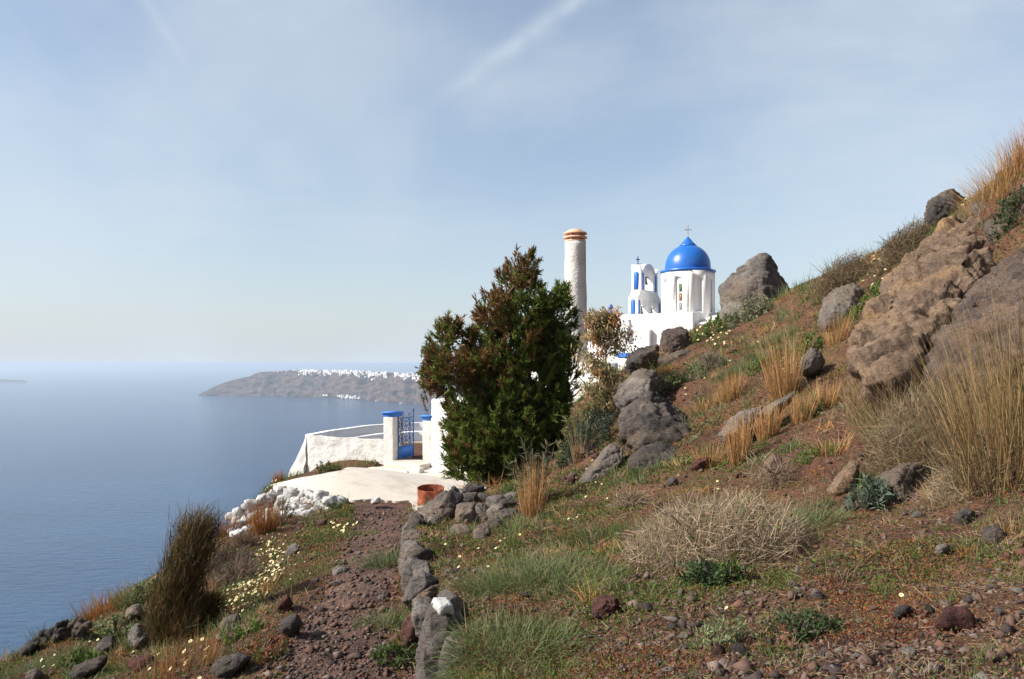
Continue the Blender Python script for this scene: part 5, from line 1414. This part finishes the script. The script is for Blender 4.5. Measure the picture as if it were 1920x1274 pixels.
S_('dark shrub beside the orange tuft on the limewashed wall', 527, 985, .6, .5, 1200, [(.10, .10, .045), (.13, .12, .06), (.07, .075, .035)], (.05, .014), 62, clump=46)
S_('green bush at the foot of the rough white wall', 615, 886, .9, .32, 900, [(.10, .13, .045), (.14, .15, .06)], (.07, .03), 63, clump=40)
S_('dry green bush against the gate end of the rough wall', 700, 880, .55, .30, 500, [(.13, .13, .05), (.20, .14, .07)], (.07, .03), 64, clump=30)
S_('small green herb tuft on the path edge', 1370, 1060 + 40, .2, .2, 200, GREEN, (.05, .02), 65, clump=14)
S_('grey-green wormwood low on the soil slope', 1345, 1220, .36, .16, 800, SAGE, (.035, .008), 66, clump=44)
def oleander():
    rs = np.random.default_rng(70); b = hit(1000, 948)
    t = thing('oleander', 'young oleander with long narrow leaves in front of the juniper', 'plant', b)
    s, st = Soup(), Soup()
    for k in range(15):
        a = rs.random() * 6.283; tip = b + np.array((math.cos(a) * .42 * rs.random() ** .5, math.sin(a) * .3, rs.uniform(.45, .95)))
        st.add(*tube([b, (b + tip) / 2 + np.array((0, 0, .05)), tip], (.012, .008, .004), 5)); n = 34
        u = rs.uniform(.3, 1, (n, 1)); pos = b * (1 - u) + tip * u
        d = unit((tip - b) * .6 + rs.normal(0, .5, (n, 3)))
        leaves(s, rs, pos, d, rs.uniform(.12, .2, n), .026, cvar(rs, 1, n) * pick(rs, [(.085, .10, .055), (.12, .13, .075), (.16, .10, .06)], [3, 3, 1], n), .1)
    link('leaf_spray', s.mesh('leaf_spray', M['leaf'], b), t); link('stem', st.mesh('stem', M['bark'], b), t)
oleander()
# ------------------------------------------------------------------ ground cover
def scatter(n, seed, near=1.0):
    """random ground points spread evenly over what the path looks out on"""
    rs = np.random.default_rng(seed)
    y = 2.7 * (26 / 2.7) ** rs.random(n)
    x = rs.uniform(-.74, 1.0, n) * y
    ok = (x > -7.2) & (x < 12)
    x, y = x[ok], y[ok]
    blocked = (x < wall_x(y)) & (y > 16.6)
    return rs, x[~blocked], y[~blocked]
def patch(x, y, f, seed, lo, hi): return sstep((fbm(xy3(x, y, f), 4, seed) - lo) / (hi - lo))
def open_soil(x, y):
    return sstep((5.1 - y + .9 * fbm(xy3(x, y, .8), 3, 91)) / 1.0) * sstep((x - .15) / .5)
def leftside(x, y): return (x < wall_x(y)).astype(float)

# gravel: faceted crumbs, one object
octv = np.array(((1, 0, 0), (-1, 0, 0), (0, 1, 0), (0, -1, 0), (0, 0, 1), (0, 0, -1)), float)
octt = np.array(((0, 2, 4), (2, 1, 4), (1, 3, 4), (3, 0, 4), (2, 0, 5), (1, 2, 5), (3, 1, 5), (0, 3, 5)))
def crumbs(rs, x, y, size, cols, squash=.7):
    n = len(x); v = octv[None] * rs.uniform(.55, 1.3, (n, 6, 1)) + rs.normal(0, .22, (n, 6, 3))
    a = rs.random(n) * 6.283; ca, sa = np.cos(a)[:, None], np.sin(a)[:, None]
    v = np.stack((v[..., 0] * ca - v[..., 1] * sa, v[..., 0] * sa + v[..., 1] * ca, v[..., 2] * squash), -1) * size[:, None, None]
    v = v + np.stack((x, y, Hd(x, y) + size * .22 + .014 * (on_path(x, y) > .5)), 1)[:, None]
    t = (octt[None] + np.arange(n)[:, None, None] * 6).reshape(-1, 3)
    return v.reshape(-1, 3), None, t, np.repeat(cols, 6, 0)
STONEC = [(.14, .088, .068), (.16, .125, .11), (.07, .052, .048), (.17, .085, .06), (.22, .165, .135)]
rs, x, y = scatter(108000, 1)
p = on_path(x, y); bare = patch(x, y, .55, 31, -.25, .25)
keep = rs.random(len(x)) < np.clip(.14 + .34 * p + .35 * bare * (y < 7) + .42 * open_soil(x, y), 0, 1)
x, y = x[keep], y[keep]; n = len(x)
pz = on_path(x, y); size = .0016 * y ** .75 * np.exp(rs.normal(.12, .72, n)) * (1 + .15 * pz + .3 * open_soil(x, y)) + .003 + .003 * pz
o = link('gravel', Soup().add(*crumbs(rs, x, y, np.minimum(size, .05), cvar(rs, 1, n, .25) * pick(rs, STONEC, [4, 2, 3, 2, 1], n))).mesh('gravel', M['gravel']))
tag(o, 'reddish brown volcanic gravel over path and slope', 'gravel', kind='stuff')

# loose stones one can pick out
protos = []
for k in range(12):
    pts = np.random.default_rng(k + 70).normal(size=(14, 3)); pts = unit(pts) * np.array((1, .8, .6))
    protos.append([finish_rock(chip(hull(pts), k, 6, .08, .22), 2.0, k, .05, .02, 10, (0, 0, 0), 'loose_stone', M[mt], .01) for mt in ('rock_grey', 'rock_dark', 'rock_red')])
rs, x, y = scatter(1400, 2)
w = np.clip(patch(x, y, .5, 31, -.3, .3) * .5 + .12 + .8 * open_soil(x, y) - .15 * on_path(x, y), 0.05, 1)
keep = (rs.random(len(x)) < w) & (y < 17) & (x < .66 * y); x, y = x[keep][:280], y[keep][:280]; z = Hd(x, y)
for k in range(len(x)):
    kc = rs.choice(3, p=(.4, .35, .25)); tone_ = ('grey', 'black', 'dark red')[kc]
    o = bpy.data.objects.new('loose_stone', protos[rs.integers(12)][kc])
    s_ = min(.0045 * y[k] * math.exp(rs.normal(0.38, .55)), .15); on = leftside(x[k:k+1], y[k:k+1])[0]
    o.location = (x[k], y[k], z[k] + s_ * .2); o.rotation_euler = (rs.normal(0, .3), rs.normal(0, .3), rs.random() * 6.28); o.scale = (s_, s_, s_ * rs.uniform(.7, 1.1))
    col.objects.link(o)
    if on: tag(o, 'loose %s lava stone lying by the path or the sea bank' % tone_, 'stone', 'loose %s stones along the path' % tone_)
    else: tag(o, 'loose %s lava stone lying on the uphill slope' % tone_, 'stone', 'loose %s stones on the upper slope' % tone_)

# short grass
rs, x, y = scatter(310000, 3)
pp = on_path(x, y)
m = np.maximum(patch(x, y, .8, 41, -.18, .30), .75 * leftside(x, y) * patch(x, y, .9, 44, -.5, .1)) * (1 - pp)
keep = rs.random(len(x)) < (1 - .8 * open_soil(x, y)) * m; x, y = x[keep], y[keep]; n = len(x)
base = np.stack((x, y, Hd(x, y) - .01), 1)
tone = fbm(xy3(x, y, 1.1), 3, 50)[:, None]
c = np.where(tone + rs.normal(0, .25, (n, 1)) > .02, pick(rs, GREEN + [(.13, .17, .05)], [2, 3, 2, 2], n), pick(rs, [(.17, .15, .06), (.24, .18, .09), (.12, .12, .05)], [2, 1, 2], n)) * cvar(rs, 1, n, .2)
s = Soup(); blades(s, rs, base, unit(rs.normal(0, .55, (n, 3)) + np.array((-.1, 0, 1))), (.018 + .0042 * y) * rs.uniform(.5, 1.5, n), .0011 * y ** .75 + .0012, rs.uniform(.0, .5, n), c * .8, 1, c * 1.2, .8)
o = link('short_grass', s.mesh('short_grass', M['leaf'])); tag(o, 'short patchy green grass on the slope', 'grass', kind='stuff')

# herb mats: small round leaves hugging the ground
rs, x, y = scatter(350000, 4)
m = patch(x, y, 1.0, 61, .05, .38) * (1 - on_path(x, y)) * .9 + .10 * (1 - on_path(x, y))
keep = rs.random(len(x)) < (1 - .8 * open_soil(x, y)) * m; x, y = x[keep], y[keep]; n = len(x)
base = np.stack((x, y, Hd(x, y) + rs.uniform(0, .03, n)), 1)
c = pick(rs, [(.085, .13, .024), (.115, .16, .032), (.06, .09, .02), (.15, .155, .04)], [3, 3, 2, 2], n) * cvar(rs, 1, n, .25)
s = Soup(); leaves(s, rs, base, unit(rs.normal(0, 1, (n, 3)) + np.array((0, 0, .6))), (.006 + .0030 * y) * rs.uniform(.6, 1.4, n), (.004 + .0016 * y), c)
o = link('herb_mat', s.mesh('herb_mat', M['leaf'])); tag(o, 'low green herbs creeping over the soil', 'ground cover', kind='stuff')

# red and orange stonecrop
rs, x, y = scatter(440000, 5)
m = np.maximum(patch(x, y, 1.5, 71, .10, .40), .0) * (1 - on_path(x, y)) + .035
keep = rs.random(len(x)) < m; x, y = x[keep], y[keep]; n = len(x)
base = np.stack((x, y, Hd(x, y) + rs.uniform(0, .025, n)), 1)
c = pick(rs, [(.32, .080, .030), (.25, .040, .025), (.36, .14, .045), (.15, .045, .028), (.24, .15, .055), (.14, .10, .04)], [3, 3, 3, 3, 4, 3], n) * cvar(rs, 1, n, .25)
s = Soup(); leaves(s, rs, base, unit(rs.normal(0, .8, (n, 3)) + np.array((0, 0, .8))), (.004 + .0020 * y) * rs.uniform(.5, 1.5, n), (.0025 + .0010 * y), c)
o = link('stonecrop', s.mesh('stonecrop', M['leaf'])); tag(o, 'red and orange stonecrop spreading over the soil', 'ground cover', kind='stuff')

# grass in bunches, green and straw
rs, x, y = scatter(10500, 8)
m = (.10 + .9 * patch(x, y, .6, 55, -.25, .25)) * (1 - on_path(x, y))
keep = rs.random(len(x)) < (1 - .9 * open_soil(x, y)) * m * .50; x, y = x[keep], y[keep]; nc = len(x)
per = 42; cx_ = np.repeat(x, per); cy_ = np.repeat(y, per); hs = np.repeat(np.exp(rs.normal(-.1, .4, nc)), per); n = nc * per
x = cx_ + rs.normal(0, .05, n) * (.5 + .05 * cy_); y = cy_ + rs.normal(0, .05, n) * (.5 + .05 * cy_)
kind = pick(rs, GREEN + SAGE + GOLD[:3] + STRAW[:2], [3, 4, 2, 3, 3, 2, 2, 1, 1, 2, 1], nc)
c = np.repeat(kind, per, 0) * cvar(rs, 1, n, .22)
base = np.stack((x, y, Hd(x, y) - .01), 1)
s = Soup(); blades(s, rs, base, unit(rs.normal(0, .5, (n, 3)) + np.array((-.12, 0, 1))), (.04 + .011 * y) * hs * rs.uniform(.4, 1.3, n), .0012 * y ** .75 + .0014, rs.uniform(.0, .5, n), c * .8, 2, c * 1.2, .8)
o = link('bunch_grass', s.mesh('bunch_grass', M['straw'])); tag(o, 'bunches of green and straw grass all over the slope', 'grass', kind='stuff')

# dry litter
rs, x, y = scatter(200000, 6)
m = (.25 + .75 * patch(x, y, .7, 81, -.1, .35)) * (1 - .9 * on_path(x, y)) * (1 - .5 * leftside(x, y))
keep = rs.random(len(x)) < m; x, y = x[keep], y[keep]; n = len(x)
base = np.stack((x, y, Hd(x, y) + .008), 1)
c = pick(rs, [(.30, .20, .11), (.22, .13, .07), (.38, .28, .18), (.26, .12, .06)], [3, 3, 2, 2], n) * cvar(rs, 1, n, .3)
s = Soup(); blades(s, rs, base, unit(rs.normal(0, 1, (n, 3)) * np.array((1, 1, .35)) + np.array((0, 0, .18))), (.02 + .006 * y) * rs.uniform(.4, 1.6, n), .0009 * y ** .75 + .0010, rs.uniform(-.1, .2, n), c, 1, c, .5)
o = link('dry_litter', s.mesh('dry_litter', M['straw'])); tag(o, 'dead stems and litter strewn over the slope', 'litter', kind='stuff')

# daisies -------------------------------------------------------------------
petal = MatB('daisy petals', .7, .2).color((.74, .66, .40)).m
yolk = MatB('daisy heart', .8, .1).color((.62, .34, .03)).m
stemm = MatB('daisy stem', .8, .1).color((.09, .14, .04)).m
def daisy_mesh(tilt, r=1.0):
    s = Soup(); ax = unit(np.array((-.45 + tilt * .2, -.35, .8))); u = unit(np.cross(ax, (0, 1, 0))); w = np.cross(ax, u); c = np.array((0, 0, 3.2))
    v, q = [], []
    for k in range(11):
        a = k * 2 * math.pi / 11
        for (rr, da) in ((.22, -.16), (.95, -.2), (1.08, 0), (.95, .2), (.22, .16)):
            v.append(c + r * rr * (u * math.cos(a + da) + w * math.sin(a + da)) + ax * (.12 * rr))
    me_t = [(5 * k, 5 * k + 1, 5 * k + 2) for k in range(11)] + [(5 * k, 5 * k + 2, 5 * k + 3) for k in range(11)] + [(5 * k, 5 * k + 3, 5 * k + 4) for k in range(11)]
    s.add(v, None, me_t); n1 = len(me_t)
    hv = [c + ax * .22] + [c + ax * .1 + .32 * (u * math.cos(a) + w * math.sin(a)) for a in np.arange(8) * math.pi / 4]
    s.add(hv, None, [(0, 1 + k, 1 + (k + 1) % 8) for k in range(8)])
    tv, tq = tube([(0, 0, -1), (.1, 0, 1.5), c], .08, 4)
    s.add(tv, None, np.concatenate((tq[:, [0, 1, 2]], tq[:, [0, 2, 3]])))
    me = s.mesh('daisy', petal); me.materials.append(yolk); me.materials.append(stemm)
    me.polygons.foreach_set('material_index', np.array([0] * n1 + [1] * 8 + [2] * (len(tq) * 2), np.int32)); return me
dm = [daisy_mesh(k - 1) for k in range(3)]
def daisy(x, y, label, group, r):
    o = bpy.data.objects.new('daisy', dm[random.randrange(3)]); o.location = (x, y, Hd([x], [y])[0]); o.scale = (r, r, r * random.uniform(.8, 1.5)); o.rotation_euler = (0, 0, random.uniform(-.6, .6))
    col.objects.link(o); tag(o, label, 'flower', group)
rs = np.random.default_rng(90)
for px, py in [(1066, 976), (1082, 972), (938, 1018), (946, 1012), (915, 1066), (862, 1052), (835, 1024), (897, 1030), (1128, 910), (1098, 934), (1138, 940), (1345, 905), (1362, 1150), (861, 1218), (1405, 995), (1346, 918), (975, 1006), (930, 1034), (860, 1072), (1272, 893), (1117, 905), (1110, 865), (1130, 858), (1100, 880), (1690, 1125)]:
    h = hit(px, py + 6); daisy(h[0], h[1], 'cream daisy in the grass uphill of the path wall', 'daisies above the path wall', .010 + .0010 * h[1] * .5)
def daisy_bed(pts, n, label, group, spr, r):
    for k in range(n):
        i = rs.integers(len(pts) - 1); u = rs.random(); a, b = np.array(pts[i], float), np.array(pts[i + 1], float)
        q_ = a * (1 - u) + b * u + rs.normal(0, spr, 2); h = hit(*q_)
        daisy(h[0], h[1], label, group, r * rs.uniform(.8, 1.25))
daisy_bed([(425, 1150), (470, 1110), (500, 1070), (520, 1030)], 122, 'pale yellow daisy in the dense bed on the sea bank', 'daisies in the sea bank bed', 15, .0155)
daisy_bed([(445, 950), (480, 930), (515, 908)], 34, 'white daisy on the cliff edge above the limewashed wall', 'daisies over the limewashed wall', 7, .028)
daisy_bed([(620, 1000), (660, 990), (640, 1010)], 14, 'daisy on the grassy verge where the path nears the terrace', 'daisies on the path verge', 8, .02)
daisy_bed([(60, 1260), (200, 1220), (330, 1260), (400, 1240)], 30, 'pale daisy scattered low on the sea slope', 'daisies low on the sea slope', 14, .014)
daisy_bed([(1330, 618), (1350, 630), (1310, 634)], 26, 'white daisy in the flowering bush by the church', 'daisies by the church', 11, .026)
daisy_bed([(1620, 520), (1660, 500), (1640, 560), (1680, 540)], 22, 'white daisy on the bank beside the sandy outcrop', 'daisies beside the outcrop', 12, .022)
daisy_bed([(1790, 398), (1812, 380)], 10, 'white daisy beside the dark upright rock on the crest', 'daisies on the crest', 6, .022)
daisy_bed([(1240, 745), (1280, 760), (1380, 640), (1500, 690)], 18, 'white daisy among the boulders', 'daisies among the boulders', 16, .02)

def flower_mass(pts, n, label, spr, r):
    """flowers too many to count, as one object"""
    src = dm[1]; nv = len(src.vertices); v0 = np.empty(nv * 3); src.vertices.foreach_get('co', v0); v0 = v0.reshape(-1, 3)
    nt_ = len(src.polygons); li = np.empty(len(src.loops), np.int32); src.loops.foreach_get('vertex_index', li); tri = li.reshape(-1, 3)
    mi = np.empty(nt_, np.int32); src.polygons.foreach_get('material_index', mi)
    s = Soup()
    for k in range(n):
        i = rs.integers(len(pts) - 1); u = rs.random(); a, b = np.array(pts[i], float), np.array(pts[i + 1], float)
        h = hit(*(a * (1 - u) + b * u + rs.normal(0, spr, 2))); an = rs.uniform(-.6, .6); ca, sa = math.cos(an), math.sin(an)
        w = v0 * (r * rs.uniform(.7, 1.2)); s.add(np.stack((w[:, 0] * ca - w[:, 1] * sa, w[:, 0] * sa + w[:, 1] * ca, w[:, 2]), 1) + h, None, tri)
    me = s.mesh('daisy_bed', petal); me.materials.append(yolk); me.materials.append(stemm)
    me.polygons.foreach_set('material_index', np.tile(mi, n)); tag(link('daisy_bed', me), label, 'flowers', kind='stuff')
flower_mass([(420, 1155), (470, 1105), (505, 1065), (530, 1025)], 200, 'smaller daisies filling the dense bed on the sea bank', 22, .012)
HAZE_DENSITY = 7.5e-5
# ------------------------------------------------------------------ the air over the sea
v = [(x, y, z) for z in (SEA - 8, 9.5) for y in (-25000, 75000) for x in (-65000, 65000)]
hz_m = bpy.data.materials.new('haze'); hz_m.use_nodes = True
hn = hz_m.node_tree.nodes
hn.remove(hn['Principled BSDF'])
pv = hn.new('ShaderNodeVolumePrincipled')
pv.inputs['Color'].default_value = (0.66, 0.81, 1.0, 1)
pv.inputs['Density'].default_value = HAZE_DENSITY
pv.inputs['Anisotropy'].default_value = 0.2
hz_m.node_tree.links.new(pv.outputs[0], hn['Material Output'].inputs['Volume'])
haze = link('haze', mesh_np('haze', v, bq, mat=hz_m))
tag(haze, 'thin sea haze filling the air over the water', 'haze', kind='stuff')
